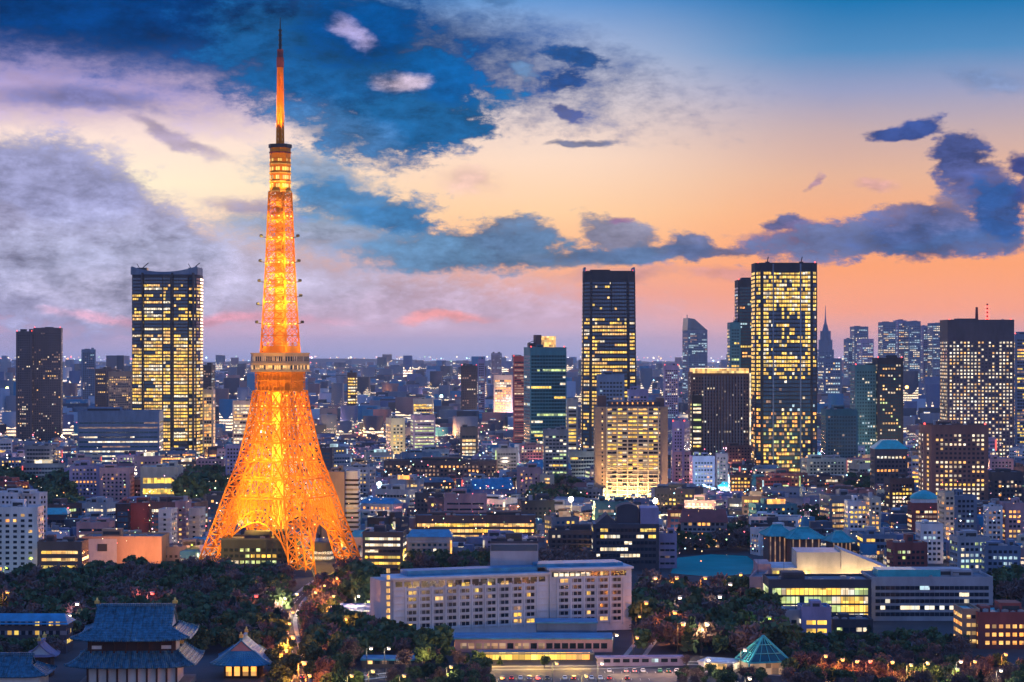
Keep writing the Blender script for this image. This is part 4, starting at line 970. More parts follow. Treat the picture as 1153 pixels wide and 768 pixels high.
slab('annex_building', 'low building with sky blue roof among trees left of podium', 'pavilion', 407, 476, 744, 888, 12, 'dark grey', 'roof_blue', -2, fh=3.2, nf=1, bay=3, wf=.7, hf=.5, lit=.35, pal={'warm': 2, 'dim': 2}, run=1)
t, w, h = slab('event_pavilion', 'low hall with brilliantly lit white wall near bottom right of centre', 'hall', 788, 838, 748, 872, 12, 'white', 'roof_light', -24, fh=3.8, nf=1, bay=2.5, wf=.95, hf=.7, lit=1, pal={'white_lit': 4, 'warm': 1}, run=9)
t, w, h = slab('bus_shelter', 'long mauve flat-roofed shelter right of the glowing canopy', 'shelter', 672, 770, 742, 893, 6, 'lavender', 'lavender', 3, fh=3, nf=1, bay=4, wf=.7, hf=.5, lit=.3, pal={'white_lit': 1, 'cool': 1}, run=1)
# floodlit lavender forecourt wall left of the hotel
slab('marquee', 'pale lavender glowing marquee roof left of the white slab hotel', 'marquee', 378, 424, 690, 1040, 34, 'lavender', 'lavender', 4)

# ------------------------------------------------------------------ bottom right offices
def grid_office(name, label, x0, x1, ytop, d, dep, rot, wall, roofm, fh, bay, wf, hf, lit, pal, run, dark='glass', rich=.8, litfn=None, lm=None, k=1, z0=1, vis=.85):
    cx, cy, w, h = place(x0, x1, ytop, d, dep, rot, vis=vis)
    t = thing(name, label, 'office building', (cx, cy, 0), R(rot))
    body(t, rect(w, dep), h, wall, roofm)
    windows(t, rect(w, dep), z0, fh, int((h - z0 - .5) / fh), bay, wf, hf, lit, pal, run, dark=dark, litfn=litfn)
    rooftop(t, w, dep, h, wall, rich)
    if lm: LM.append(((x0 + x1) / 2, d, lm))
    return t, w, h
grid_office('office_building', 'glass-fronted office ablaze with yellow-green light in the lower right', 866, 981, 655, 1035, 26, 0, 'dark grey', 'roof', 4.1, 2.2, .9, .78, .95, {'green_lit': 4, 'white_lit': 3, 'yellow': 3}, 4, 'glassteal', lm='yellow-green glass office')
t, w, h = grid_office('office_building', 'long grey office with pale horizontal bands and one white-lit ground floor', 981, 1118, 652, 1045, 30, 0, 'light grey', 'roof', 3.2, 2.4, .95, .58, .05, {'cool': 1, 'white_lit': 1}, 2, 'glass', litfn=lambda i, n, j, nb: ['white_lit' if random.random() < .7 else None for _ in range(nb)] if (i == 1 and j == 0) else None, lm='long banded grey office', z0=1.6)
mb = MB(); mb.box(-w*.42, w*.1, -6, 9, h + .01, h + 3.6); mb.build('roof_pavilion', M['roof_teal'], t)
mb = MB(); mb.prism([(-w/2 - 4, -15.2), (-w/2 - .02, -15.2), (-w/2 - .02, 15), (-w/2 - 4, 15)], 0, h - 1); mb.build('stair_tower', M['dark grey'], t)
grid_office('office_building', 'brick office glowing with rows of orange windows in the lower right corner', 1102, 1160, 692, 945, 26, 0, 'red brick', 'roof_teal', 3.6, 3, .6, .45, .85, {'amber': 3, 'warm': 5}, 3, lm='orange-windowed brick office')
grid_office('office_building', 'rounded orange-lit corner block joined to the brick office', 1084, 1103, 688, 950, 20, 0, 'tan', 'roof_teal', 3.6, 2.2, .8, .45, .9, {'amber': 3, 'warm': 3}, 3, rich=0)
grid_office('office_building', 'small lilac block with two yellow floors before the yellow-green glass office', 903, 936, 686, 985, 16, 0, 'lavender', 'roof_blue', 3.8, 5, .85, .5, .8, {'yellow': 2, 'white_lit': 1}, 3)
grid_office('office_building', 'tiny white-framed block left of the lilac block with yellow floors', 884, 904, 689, 992, 14, 0, 'light grey', 'roof', 3.4, 4, .6, .5, .2, {'dim': 1}, 1)
grid_office('office_building', 'low dark block with cluttered roof right of the lilac block', 937, 983, 700, 990, 18, 0, 'dark grey', 'roof', 3.6, 3, .8, .5, .35, {'green_lit': 2, 'white_lit': 2}, 3)
grid_office('office_building', 'narrow end-on block with stacked balconies left of yellow-green office', 850, 868, 652, 1060, 34, -12, 'pink', 'roof', 3.6, 3, .8, .5, .25, {'dim': 2, 'white_lit': 1}, 2)
# cream floodlit hall with swept roof
d = 1160; cx = X(935, d)
t = thing('assembly_hall', 'cream floodlit hall with low wedge roofs behind the yellow-green glass office', 'hall', (cx, d + 18, 0), R(-2))
w = 62; h = Z(640, d)
body(t, rect(w, 34), h, 'cream', 'roof_light')
mb = MB(); mb.prism([(-w*.28, -18), (w*.10, -18), (w*.10, 12), (-w*.28, 12)], h, Z(622, d), 0, 1); mb.build('upper_hall', [M['cream'], M['roof_blue']], t)
mb = MB(); i = 0
hh = Z(622, d); mb.v += [(w*.10, -19, h), (w*.52, -19, h), (w*.10, -19, hh + 1.5), (w*.10, 12, h), (w*.52, 12, h), (w*.10, 12, hh + 1.5)]; mb.f += [(0, 1, 2), (4, 3, 5), (1, 4, 5, 2), (0, 2, 5, 3)]; mb.m += [0, 0, 1, 0]; mb.build('wedge_roof', [M['cream'], M['roof_blue']], t)
mb = MB(); mb.box(-w*.49, -w*.16, -17.3, -17.05, h - 9, h - 1.5); mb.build('lit_glazing', M['yellow'], t)
mb = MB(); mb.box(-w*.62, -w*.502, -16, 12, 0, h + 2); mb.build('end_block', M['pink'], t)
FOOT += [(cx - 16, d + 18, 20), (cx + 18, d + 18, 20)]; LM.append((940, 1160, 'cream floodlit hall'))
for q, (lx, ly) in enumerate(((w*.15, -26), (w*.38, -26), (-w*.2, -25))): lamp('hall_light', (cx + lx, d + 18 + ly, 9), 9000, (1, .72, .35), .5)
# museum pavilions with turquoise hipped roofs
for x0, x1, yt, d, lb in ((862, 892, 594, 1330, 'left of the pair of turquoise hip-roofed pavilions beyond the cream hall'), (886, 927, 597, 1320, 'right of the pair of turquoise hip-roofed pavilions, with lit columns'), (934, 960, 601, 1335, 'small crumpled turquoise roof among trees right of the hip-roofed pavilions')):
    cx, cy, w, h = place(x0, x1, yt + 9, d, 20)
    t = thing('museum_pavilion', lb, 'pavilion', (cx, cy, 0), R(6))
    mb = MB(); mb.box(-w*.42, w*.42, -8, 8, 0, h); mb.build('wall', M['brown'], t)
    curved_roof('hipped_roof', t, w * .53, 11.5, w * .16, h - .3, Z(yt, d) + .5, 0, 'roof_teal', .4, 0, pw=.95, finial=False)
    mb = MB()
    for q in range(5): mb.box(-w*.36 + q * w*.18 - .3, -w*.36 + q * w*.18 + .3, -8.6, -8.05, 0, h - .4)
    mb.build('colonnade', M['dim'], t)  # columns glow by material: the light on them is put in as emission
# glass pyramid pavilion at the bottom
d = 868; cx = X(862, d)
t = thing('glass_pavilion', 'teal-framed pyramid glass pavilion with warm light inside at bottom right', 'pavilion', (cx, d + 8, 0), R(14))
apex = Vector((0, 0, 15)); cs = [Vector((a, b, 5.2)) for a, b in ((-9, -8), (9, -8), (9, 8), (-9, 8))]
mb = MB()
for k in range(4):
    mb.bar(cs[k], apex, .7); mb.bar(cs[k], cs[(k + 1) % 4], .6); mb.bar(cs[k], (cs[k].x, cs[k].y, 0), .6)
    for f in (.33, .66): mb.bar(cs[k] + (apex - cs[k]) * f, cs[(k + 1) % 4] + (apex - cs[(k + 1) % 4]) * f, .3)
    for f in (.25, .5, .75): mb.bar(cs[k] + (cs[(k + 1) % 4] - cs[k]) * f, apex, .22)
mb.build('frame', M['roof_teal'], t)
mb = MB()
for k in range(4): mb.poly([cs[k] * .985, cs[(k + 1) % 4] * .985, apex * .97])
mb.build('glass_roof', M['glassteal'], t)
mb = MB(); mb.box(-8, 8, -7, 7, 0, 4.6); mb.build('lit_hall', M['dim'], t)
FOOT.append((cx, d + 8, 13))
# purple block with curved roof behind the hotel
cx, cy, w, h = place(668, 742, 590, 1290, 24)
t = thing('office_building', 'dark purple block with curved stepped roof above right end of white slab hotel', 'office building', (cx, cy, 0), 0)
body(t, rect(w, 24), h, 'dark grey'); LM.append((705, 1290, 'curved-roof purple block'))
def archroof(x0, x1, z0, z1, y0, y1, name='curved_roof', mat='dark grey', n=12):
    mb = MB(); pts = [(x0, z0)] + [(x0 + (x1 - x0) * q / n, z0 + (z1 - z0) * math.sin(math.pi * q / n) ** .6) for q in range(1, n)] + [(x1, z0)]
    i = len(mb.v); mb.v += [(x, y0, z) for x, z in pts] + [(x, y1, z) for x, z in pts]; m = len(pts)
    mb.f += [tuple(range(m)), tuple(reversed(range(m, 2 * m)))] + [(q, q + m, q + m + 1, q + 1) for q in range(m - 1)] + [(0, m - 1, 2 * m - 1, m)]; mb.m += [0] * len(mb.f)
    return mb.build(name, M[mat], t)
archroof(-w*.46, -w*.12, h, Z(579, 1290), -11, 11, n=2); archroof(-w*.14, w*.20, Z(573, 1290), Z(568, 1290), -8, 9, 'curved_roof', 'dark grey', 16); mb = MB(); mb.box(-w*.14, w*.2, -8, 9, h, Z(573, 1290)); mb.build('roof_storey', M['dark grey'], t); 
mb = MB(); mb.box(w*.22, w*.5, -11.6, 10, h, Z(572, 1290)); mb.build('upper_block', M['lavender'], t)
windows(t, rect(w, 24), 3, 3.8, int(h / 3.8) - 1, 2.4, .85, .5, .3, {'yellow': 2, 'white_lit': 2}, 3)
grid_office('office_building', 'lower mauve stepped wing right of the curved-roof purple block', 741, 762, 603, 1300, 18, 0, 'lavender', 'roof', 4.0, 3, .9, .3, .08, {'dim': 1}, 1)
# rows behind
grid_office('office_building', 'wide dark office with glowing yellow floors behind the slab hotel', 468, 603, 582, 1490, 26, 0, 'brown', 'roof', 4.0, 3.0, .92, .55, .72, {'yellow': 5, 'warm': 4}, 6, lm='wide yellow-floored office')
grid_office('office_building', 'mauve rooftop storey set back on the wide yellow-floored office', 500, 548, 558, 1530, 14, 0, 'pink', 'roof', 4.0, 9, .9, .3, .05, {'dim': 1}, 1)
grid_office('office_building', 'compact dark office with bright yellow ribbon floors right of the orange tower', 408, 456, 601, 1265, 18, -4, 'dark grey', 'roof', 3.6, 2.6, .95, .42, .8, {'yellow': 4, 'green_lit': 1, 'white_lit': 2}, 7, lm='yellow-ribboned compact office')
grid_office('apartment_building', 'pinkish apartment slab with white stair lights in the centre', 582, 609, 528, 1850, 14, 0, 'pink', 'roof', 3.3, 4.2, .35, .5, .5, {'warm': 1, 'dim': 2}, 1)
grid_office('apartment_building', 'white balconied apartment block right of the pinkish slab', 608, 624, 536, 1840, 14, 0, 'cream', 'roof', 3.3, 6, .7, .5, .4, {'warm': 1, 'dim': 2}, 1)
grid_office('school_building', 'long purple-brown block with dotted orange windows below green-striped block', 432, 560, 520, 2180, 26, -3, 'brown', 'roof', 4.0, 4, .5, .5, .35, {'amber': 3, 'dim': 4}, 1, lm='long purple-brown block')
for x0, x1, yt, d, lb in ((530, 577, 541, 1880, 'sloping blue tiled roof over lavender hall in the centre'), (596, 642, 518, 2120, 'larger sloping blue roof behind the pinkish apartment slab')):
    cx, cy, w, h = place(x0, x1, yt + 10, d, 18, 0)
    t = thing('gabled_hall', lb, 'hall', (cx, cy, 0), R(14)); body(t, rect(w, 18), h, 'lavender')
    mb = MB(); hh = h + 10; mb.v += [(-w/2, -9.6, h), (w/2, -9.6, h), (w/2, 9.6, h), (-w/2, 9.6, h), (-w/2, 3, hh - 2), (w/2, 3, hh)]; mb.f += [(0, 1, 5, 4), (1, 2, 5), (2, 3, 4, 5), (3, 0, 4)]; mb.m += [0] * 4; mb.build('sloping_roof', M['roof_blue'], t)
# gabled mansion
cx, cy, w, h = place(768, 820, 588, 1420, 20)
t = thing('mansion', 'grand house with long reddish gabled roof and balconies above turquoise pond', 'mansion', (cx, cy, 0), R(-5))
body(t, rect(w, 20), h, 'grey')
mb = MB(); hh = h + 8; mb.v += [(-w/2 - 1, -11, h), (w/2 + 1, -11, h), (w/2 + 1, 11, h), (-w/2 - 1, 11, h), (-w/2 + 1, 0, hh), (w/2 - 1, 0, hh)]; mb.f += [(0, 1, 5, 4), (1, 2, 5), (2, 3, 4, 5), (3, 0, 4)]; mb.m += [0] * 4; mb.build('roof', M['red brick'], t)
windows(t, rect(w, 20), 1, 3.6, int(h / 3.6), 3, .7, .5, .2, {'amber': 2, 'dim': 2}, 2)
for i in (1, 2, 3):
    mb = MB(); mb.box(-w*.45, w*.45, -11.4, -10.1, i * 4, i * 4 + .9); mb.build('balcony', M['light grey'], t)
LM.append((794, 1420, 'red-gabled mansion'))
# --- left middle
grid_office('apartment_building', 'white apartment block with dark square windows at the left edge', -8, 42, 573, 1240, 18, 0, 'white', 'roof_light', 3.1, 4.4, .5, .5, .10, {'warm': 2, 'amber': 2}, 1, lm='edge white apartments')
grid_office('office_building', 'low office with bright yellow bands between white apartments and tan block', 42, 92, 612, 1235, 20, 0, 'brown', 'roof', 4.2, 3, .96, .4, .85, {'yellow': 3, 'warm': 3}, 8, lm='yellow-banded low office')
t, w, h = grid_office('warehouse', 'windowless tan block with floodlit orange side wall left of orange tower', 92, 182, 606, 1330, 30, 0, 'tan', 'roof', 40, 8, .3, .3, 0, {'dim': 1}, 1, lm='windowless tan block')
mb = MB(); mb.box(-w*.5, -w*.06, -15.35, -15.02, 0, h - .4); mb.build('grey_cladding', M['light grey'], t)
mb = MB(); mb.box(-w*.3, -w*.18, -15.7, -15.36, h - 8, h - 3.5); mb.build('louvre_panel', M['darkmetal'], t)
grid_office('office_building', 'salmon block with lit roof terrace behind the windowless tan block', 86, 122, 590, 1400, 22, 0, 'pink', 'roof', 4, 9, .9, .4, .3, {'amber': 2, 'white_lit': 1}, 6)
grid_office('office_building', 'deep red block with black left half, set behind tan block', 131, 168, 568, 1480, 24, 0, 'red brick', 'roof', 40, 8, .1, .1, 0, {'dim': 1}, 1, lm='deep red block')
t = bpy.data.objects.get('office_building'); 
cx, cy, w, h = place(130, 146, 567, 1475, 4)
t = thing('office_building', 'narrow black glass slab fixed before left half of deep red block', 'office building', (cx, cy, 0), 0)
body(t, rect(w, 4), h, 'black'); windows(t, rect(w, 4), 2, 4, int(h / 4) - 1, 2.4, .9, .7, .03, {'dim': 1}, 1, dark='glassblue')
for a, b, y, d_, wl, lb in ((178, 196, 575, 1400, 'white', 'slim white apartment tower with yellow beacon near left foot of orange tower'), (197, 212, 566, 1440, 'pink', 'pink balconied flats beside the slim white apartment tower'), (212, 228, 574, 1420, 'light grey', 'pale balconied flats nearest the left leg of orange tower')):
    t, w, h = grid_office('apartment_building', lb, a, b, y, d_, 14, -8, wl, 'roof', 3.2, 3.4, .5, .5, .35, {'dim': 3, 'warm': 2, 'amber': 1}, 1)
    for i in range(1, int(h / 3.2)):
        mb = MB(); mb.box(-w*.42, w*.5, -8.3, -6.9, i * 3.2, i * 3.2 + 1.0); mb.build('balcony', M[wl], t)
grid_office('apartment_building', 'purple apartment block left of yellow skyscraper foot, row of red windows', 78, 112, 526, 1800, 22, 0, 'lavender', 'roof', 3.3, 3, .5, .5, .25, {'amber': 2, 'dim': 3}, 1)
grid_office('apartment_building', 'mauve apartment block with dark bays joined to the purple one', 112, 146, 528, 1790, 22, 0, 'pink', 'roof', 3.3, 3.4, .5, .5, .15, {'amber': 1, 'dim': 3}, 1)
grid_office('apartment_building', 'mauve gridded flats just left of orange tower', 254, 284, 503, 1850, 20, 0, 'lavender', 'roof', 3.2, 2.6, .6, .5, .10, {'dim': 3}, 1)
grid_office('stadium_hall', 'low oval hall with white rim and glowing yellow base left of tower', 158, 200, 527, 1800, 30, 0, 'cream', 'roof_light', 9, 3, .9, .5, .9, {'amber': 2, 'yellow': 2}, 9)
grid_office('office_building', 'brightly lit white block beside orange tower left of its main deck', 262, 288, 452, 2850, 30, 0, 'cream', 'roof_light', 4.4, 4, .9, .6, .9, {'white_lit': 4, 'warm': 3}, 5)
grid_office('office_building', 'slim amber-lit tower midway between yellow skyscraper and orange tower', 228, 240, 440, 2600, 18, 0, 'cream', 'roof', 4, 3, .8, .7, .8, {'warm': 3, 'amber': 2}, 4)
# salmon block with white stair wall right of the tower
grid_office('office_building', 'salmon block glowing orange directly behind right leg of the tower', 362, 388, 533, 1420, 22, 0, 'tan', 'roof', 40, 8, .1, .1, 0, {'dim': 1}, 1)
grid_office('apartment_building', 'white slatted slab attached right of the salmon block', 388, 403, 532, 1425, 24, 0, 'white', 'roof', 3.1, 12, .85, .45, .05, {'dim': 1}, 1)
# --- right middle
RM = [(955, 977, 566, 1500, 'white', .45, {'yellow': 3, 'white_lit': 2}, 'white flats with yellow-lit lower half left of turquoise-domed tower'),
 (977, 992, 562, 1490, 'cream', .8, {'warm': 3, 'amber': 2}, 'narrow block with a glowing column of stair windows beside white flats'),
 (1004, 1045, 613, 1270, 'red brick', .35, {'green_lit': 2, 'white_lit': 2}, 'dark red brick flats behind long banded grey office'),
 (1037, 1062, 592, 1330, 'white', .15, {'dim': 2, 'cool': 1}, 'white flats with blue shadows below turquoise-domed tower'),
 (1062, 1074, 556, 1400, 'cream', .4, {'amber': 2, 'dim': 2}, 'peach apartment tower standing right of turquoise-domed tower'),
 (1075, 1100, 560, 1420, 'blue grey', .12, {'cool': 2, 'white_lit': 1}, 'tall grey ribbed apartment tower right of the peach one'),
 (1076, 1116, 607, 1250, 'light grey', .25, {'cool': 2, 'green_lit': 1, 'white_lit': 1}, 'white banded low-rise with teal-lit left end near right edge'),
 (1111, 1132, 572, 1450, 'white', .2, {'dim': 2}, 'white slab of flats near the right edge'),
 (1132, 1153, 568, 1460, 'pink', .6, {'warm': 3, 'amber': 3, 'green_lit': 1}, 'pink flats with amber stair column at the right edge'),
 (1110, 1153, 617, 1200, 'blue grey', .1, {'cool': 1}, 'broad pale blue low block at the right edge behind banded grey office'),
 (1000, 1030, 540, 1750, 'brown', .35, {'white_lit': 2, 'yellow': 2}, 'brown block with bright top windows below turquoise hipped roof'),
 (822, 846, 536, 1900, 'brown', .8, {'amber': 4, 'yellow': 2}, 'low amber-glowing block left of yellow-topped skyscraper foot'),
 (757, 778, 510, 2050, 'pink', .35, {'warm': 2, 'dim': 3}, 'mottled pink flats at foot of the mauve ribbed tower'),
 (778, 805, 515, 1980, 'lavender', .4, {'warm': 2, 'amber': 1, 'dim': 3}, 'lavender flats with pillars under the brown ribbed tower'),
 (805, 822, 512, 2000, 'pink', .3, {'warm': 2, 'dim': 3}, 'narrow pink flats right of the lavender flats with pillars')]
for a, b, y, d_, wl, lt, pal, lb in RM:
    t, w, h = grid_office('apartment_building', lb, a, b, y, d_, 18, random.choice([-6, 0, 5]), wl, 'roof', 3.3, 2.8, .65, .5, lt, pal, 1.6)
OC = (1, .30, .045); WC = (1, .75, .5)
ROADL = [(324, 719), (336, 748), (318, 734), (344, 762), (322, 703), (318, 675), (331, 670), (326, 690), (340, 733), (362, 660), (376, 652), (384, 640), (352, 668), (372, 672), (368, 684), (386, 698)]
PK = [(166, 669, 'lampred', 'pinkish white lamp glowing in the wood behind the temple hall roof', 5000, (1, .25, .2)), (81, 681, 'lampwhite', 'small pink-white lamp in wood above the school building', 1500, (1, .5, .6)), (4, 640, 'lampgreen', 'yellow-green lamp at the left edge below white flats', 4000, (.8, 1, .2)), (3, 668, 'lampwarm', 'orange lamp at the left edge in the wood', 3000, OC),
      (213, 614, 'lampgreen', 'green lamp beside the left foot of the orange tower', 15000, (.6, 1, .1)), (283, 672, 'lampred', 'faint red lamp deep in the wood left of the road', 1500, (1, .15, .15)), (72, 694, 'lampwhite', 'white lamp over right end of the school building', 1500, WC),
      (733, 652, 'lampwarm', 'leftmost lamp on the lit park edge by the purple block', 4500, WC), (757, 652, 'lampwarm', 'second lamp from left on the lit park edge', 3000, OC), (789, 652, 'lampwarm', 'brightest lamp on lit park edge below turquoise pond', 4500, OC), (817, 659, 'lampwhite', 'pink-white lamp right of lit park edge', 2500, (1, .6, .55)), (829, 648, 'lampwarm', 'lamp right of the turquoise pond', 2500, OC),
      (805, 673, 'lampwhite', 'lone white lamp among the dark park trees', 2500, WC), (754, 691, 'lampwarm', 'warm lamp on the curving park path', 6000, OC), (763, 704, 'lampwarm', 'lamp lower on the curving park path', 3000, OC), (790, 704, 'lampwhite', 'bright lamp atop glowing shrine corner in the park', 8000, (1, .7, .3)), (760, 674, 'lampwhite', 'tiny white lamp in the park trees above the path', 1000, WC),
      (722, 680, 'lampwarm', 'warm lamp at right end of the slab hotel', 4000, OC), (716, 695, 'lampwarm', 'orange lamp below the right end of slab hotel', 2500, OC), (713, 719, 'lampwarm', 'warm lamp right of hotel podium', 3500, OC), (690, 716, 'lampwhite', 'lamp on right end of podium roof line', 2500, WC), (793, 744, 'lampwhite', 'white lamp over the brightly lit low hall', 6000, WC), (839, 765, 'lampwhite', 'white lamp near the bottom edge by the low hall', 3000, WC),
      (834, 733, 'lampwhite', 'white lamp left of the glass pyramid pavilion', 2500, WC), (860, 697, 'lampgreen', 'small green lamp left of lilac block', 1200, (.6, 1, .3)), (925, 740, 'lampwarm', 'leftmost orange lamp of the lower right tree row', 5500, OC), (944, 744, 'lampwarm', 'second orange lamp in lower right tree row', 5500, OC), (960, 746, 'lampwarm', 'third orange lamp in lower right tree row', 4500, OC), (975, 746, 'lampred', 'reddish lamp in the lower right tree row', 3500, (1, .2, .1)),
      (1000, 747, 'lampwarm', 'orange lamp below left end of banded grey office', 5500, OC), (1021, 750, 'lampwarm', 'golden lamp in middle of lower right trees', 6500, (1, .55, .15)), (1040, 748, 'lampwarm', 'golden lamp right of middle in lower right trees', 5500, (1, .55, .15)), (1073, 755, 'lampgreen', 'yellow-green lamp among the lower right trees', 3500, (.9, 1, .2)), (1077, 746, 'lampwhite', 'white lamp above the yellow-green one', 2000, WC), (1093, 746, 'lampwarm', 'orange lamp left of brick office foot', 3500, OC), (1128, 738, 'lampwarm', 'orange lamp at foot of the brick office', 4500, OC), (1122, 756, 'lampwhite', 'white lamp in the bottom right corner trees', 2500, WC),
      (415, 757, 'lampwarm', 'yellow lamp under the sky-blue-roofed annex', 4500, (1, .7, .2)), (391, 762, 'lampwarm', 'yellow lamp at the bottom edge left of the annex', 3500, (1, .7, .2)), (450, 762, 'lampwarm', 'lamp at bottom edge right of the annex', 4000, (1, .7, .3)), (503, 752, 'lampwarm', 'lamp at left end of the forecourt', 4500, (1, .7, .3)), (413, 731, 'lampwhite', 'left of two white lamps above annex roof', 1800, WC), (433, 731, 'lampwhite', 'right of two white lamps above annex roof', 1800, WC), (622, 748, 'lampwarm', 'tall yellow lamp in the hotel forecourt', 6500, (1, .7, .2)), (655, 762, 'lampwarm', 'yellow lamp low in the parking area', 5500, (1, .7, .2)), (673, 748, 'lampwhite', 'white lamp by left end of mauve shelter', 4500, WC), (600, 764, 'lampred', 'reddish lamp at the bottom edge of forecourt', 3000, (1, .2, .1)), (560, 764, 'lampwarm', 'lamp at the bottom left of the forecourt', 4500, (1, .6, .2)),
      (400, 672, 'lampwhite', 'bright cream lamp above the lavender marquee', 9000, (1, .8, .5)), (411, 678, 'lampgreen', 'yellow-green lamp right above the lavender marquee', 3500, (.9, 1, .3)), (447, 660, 'lampwarm', 'warm lamp on top left corner of slab hotel wall', 1500, OC)]

def pks(x, y): return 1.6 if (716 < x < 880 and 640 < y < 712) or (x < 300 and y > 660) else 1.15
LAMPS = [(x, y, (HC - 8.2 * (1.5 if i < 2 else 1.1)) * F / (y - HOR)) for i, (x, y) in enumerate(ROADL)] + [(q[0], q[1], (HC - 8.2 * pks(q[0], q[1])) * F / (q[1] - HOR)) for q in PK]
import numpy as np
rng = np.random.default_rng(5)
# ------------------------------------------------------------------ ground, roads, water, hills
def sheet(name, pts, z, mat, kind='structure'):
    mb = MB(); mb.poly([(p[0], p[1], z) for p in pts]); o = mb.build(name, mat); tag(o, kind=kind); return o
M['ground'] = pbr('dark_city_ground', (.045, .045, .055), .9, var=.5, scale=.02, streak=False)
M['asphalt'] = pbr('asphalt', (.05, .05, .055), .7, var=.25, scale=.3, streak=False)
M['paving'] = pbr('pale_paving', (.10, .095, .1), .8, var=.25, scale=.3, streak=False)
M['kerb'] = pbr('kerb_stone', (.3, .3, .3), .8, streak=False)
M['paint'] = pbr('road_paint', (.75, .75, .72), .7, streak=False)
M['soil'] = pbr('woodland_soil', (.03, .026, .022), .95, var=.4, scale=.2, streak=False)
mb = MB(); mb.quad((-15000, -400, 0), (15000, -400, 0), (15000, 31000, 0), (-15000, 31000, 0)); tag(mb.build('ground', M['ground']), kind='structure')
def strip(name, pts, width, z, mat, lift=0):
    """ribbon along ground points; with lift > 0 a raised kerb or pavement"""
    mb = MB(); P = [Vector(p) for p in pts]; L = []
    for i, p in enumerate(P):
        t = (P[min(i + 1, len(P) - 1)] - P[max(i - 1, 0)]).normalized(); n = Vector((-t.y, t.x, 0)); L.append((p + n * width / 2, p - n * width / 2))
    for (a, b), (c, d) in zip(L, L[1:]):
        if lift:
            mb.quad((b.x, b.y, z + lift), (d.x, d.y, z + lift), (c.x, c.y, z + lift), (a.x, a.y, z + lift)); mb.quad((a.x, a.y, 0), (c.x, c.y, 0), (c.x, c.y, z + lift), (a.x, a.y, z + lift)); mb.quad((d.x, d.y, 0), (b.x, b.y, 0), (b.x, b.y, z + lift), (d.x, d.y, z + lift))
        else: mb.quad((b.x, b.y, z), (d.x, d.y, z), (c.x, c.y, z), (a.x, a.y, z))
    o = mb.build(name, mat); tag(o, kind='structure'); return o
def resample(pts, step):
    out = [Vector(pts[0])]
    for a, b in zip(pts, pts[1:]):
        a, b = Vector(a), Vector(b); n = max(1, int((b - a).length / step))
        out += [a + (b - a) * (i + 1) / n for i in range(n)]
    return out
ROADS = []
def road(px, width, lines=True):
    pts = resample([G(x, y) for x, y in px], 6)
    # smooth
    for _ in range(10): pts = [pts[0]] + [(pts[i - 1] + pts[i] * 2 + pts[i + 1]) / 4 for i in range(1, len(pts) - 1)] + [pts[-1]]
    z = .004 * (3 + len(ROADS))
    ROADS.append((pts, width + 3)); strip('road', pts, width, z, M['asphalt'])
    for s in (-1, 1):
        off = []
        for i, p in enumerate(pts):
            t = (pts[min(i + 1, len(pts) - 1)] - pts[max(i - 1, 0)]).normalized(); off.append(p + Vector((-t.y, t.x, 0)) * s * (width / 2 + 1))
        strip('pavement', off, 2, 0, M['kerb'], .13)
    if lines:
        mb = MB()
        for i in range(0, len(pts) - 1, 2):
            t = (pts[i + 1] - pts[i]).normalized(); n = Vector((-t.y, t.x, 0)) * .12; a, b = pts[i], pts[i + 1]
            mb.quad((a.x - n.x, a.y - n.y, z + .004), (b.x - n.x, b.y - n.y, z + .004), (b.x + n.x, b.y + n.y, z + .004), (a.x + n.x, a.y + n.y, z + .004))
        tag(mb.build('road_markings', M['paint']), kind='structure')
road([(345, 790), (336, 758), (326, 722), (322, 698), (333, 676), (352, 660), (372, 648)], 6)
road([(392, 765), (470, 756), (560, 752), (690, 752), (790, 744), (880, 762), (1000, 757), (1153, 750)], 7)
road([(712, 742), (735, 712), (752, 690), (790, 676), (868, 664)], 6, False)
sheet('forecourt', [G(*p) for p in ((500, 775), (505, 751), (640, 748), (790, 756), (840, 775))], .028, M['paving'])
# turquoise pond
M['water'] = pbr('turquoise_water', (.002, .26, .25), .9, var=.15, scale=.05, streak=False, spec=.05)
mbp = [G(*p) for p in ((754, 646), (762, 628), (800, 624), (842, 626), (852, 634), (846, 647), (800, 650))]
sheet('pond', mbp, .012, M['water'])
strip('pond_edge', resample(mbp + [mbp[0]], 5), .9, 0, M['asphalt'], .3)
# far hills
mb = MB(); mr = random.Random(3); hs = []
for i in range(121):
    x = -14000 + i * 233; hs.append((x, 15 + 45 * (0.5 + .5 * math.sin(i * .13 + 1)) * (.6 + .4 * math.sin(i * .41)) + mr.uniform(-8, 8)))
for (a, ha), (b, hb) in zip(hs, hs[1:]):
    mb.quad((a, 27000, 0), (b, 27000, 0), (b, 28500, hb), (a, 28500, ha)); mb.quad((a, 28500, ha), (b, 28500, hb), (b, 30500, 0), (a, 30500, 0))
tag(mb.build('hills', M['soil']), kind='structure')

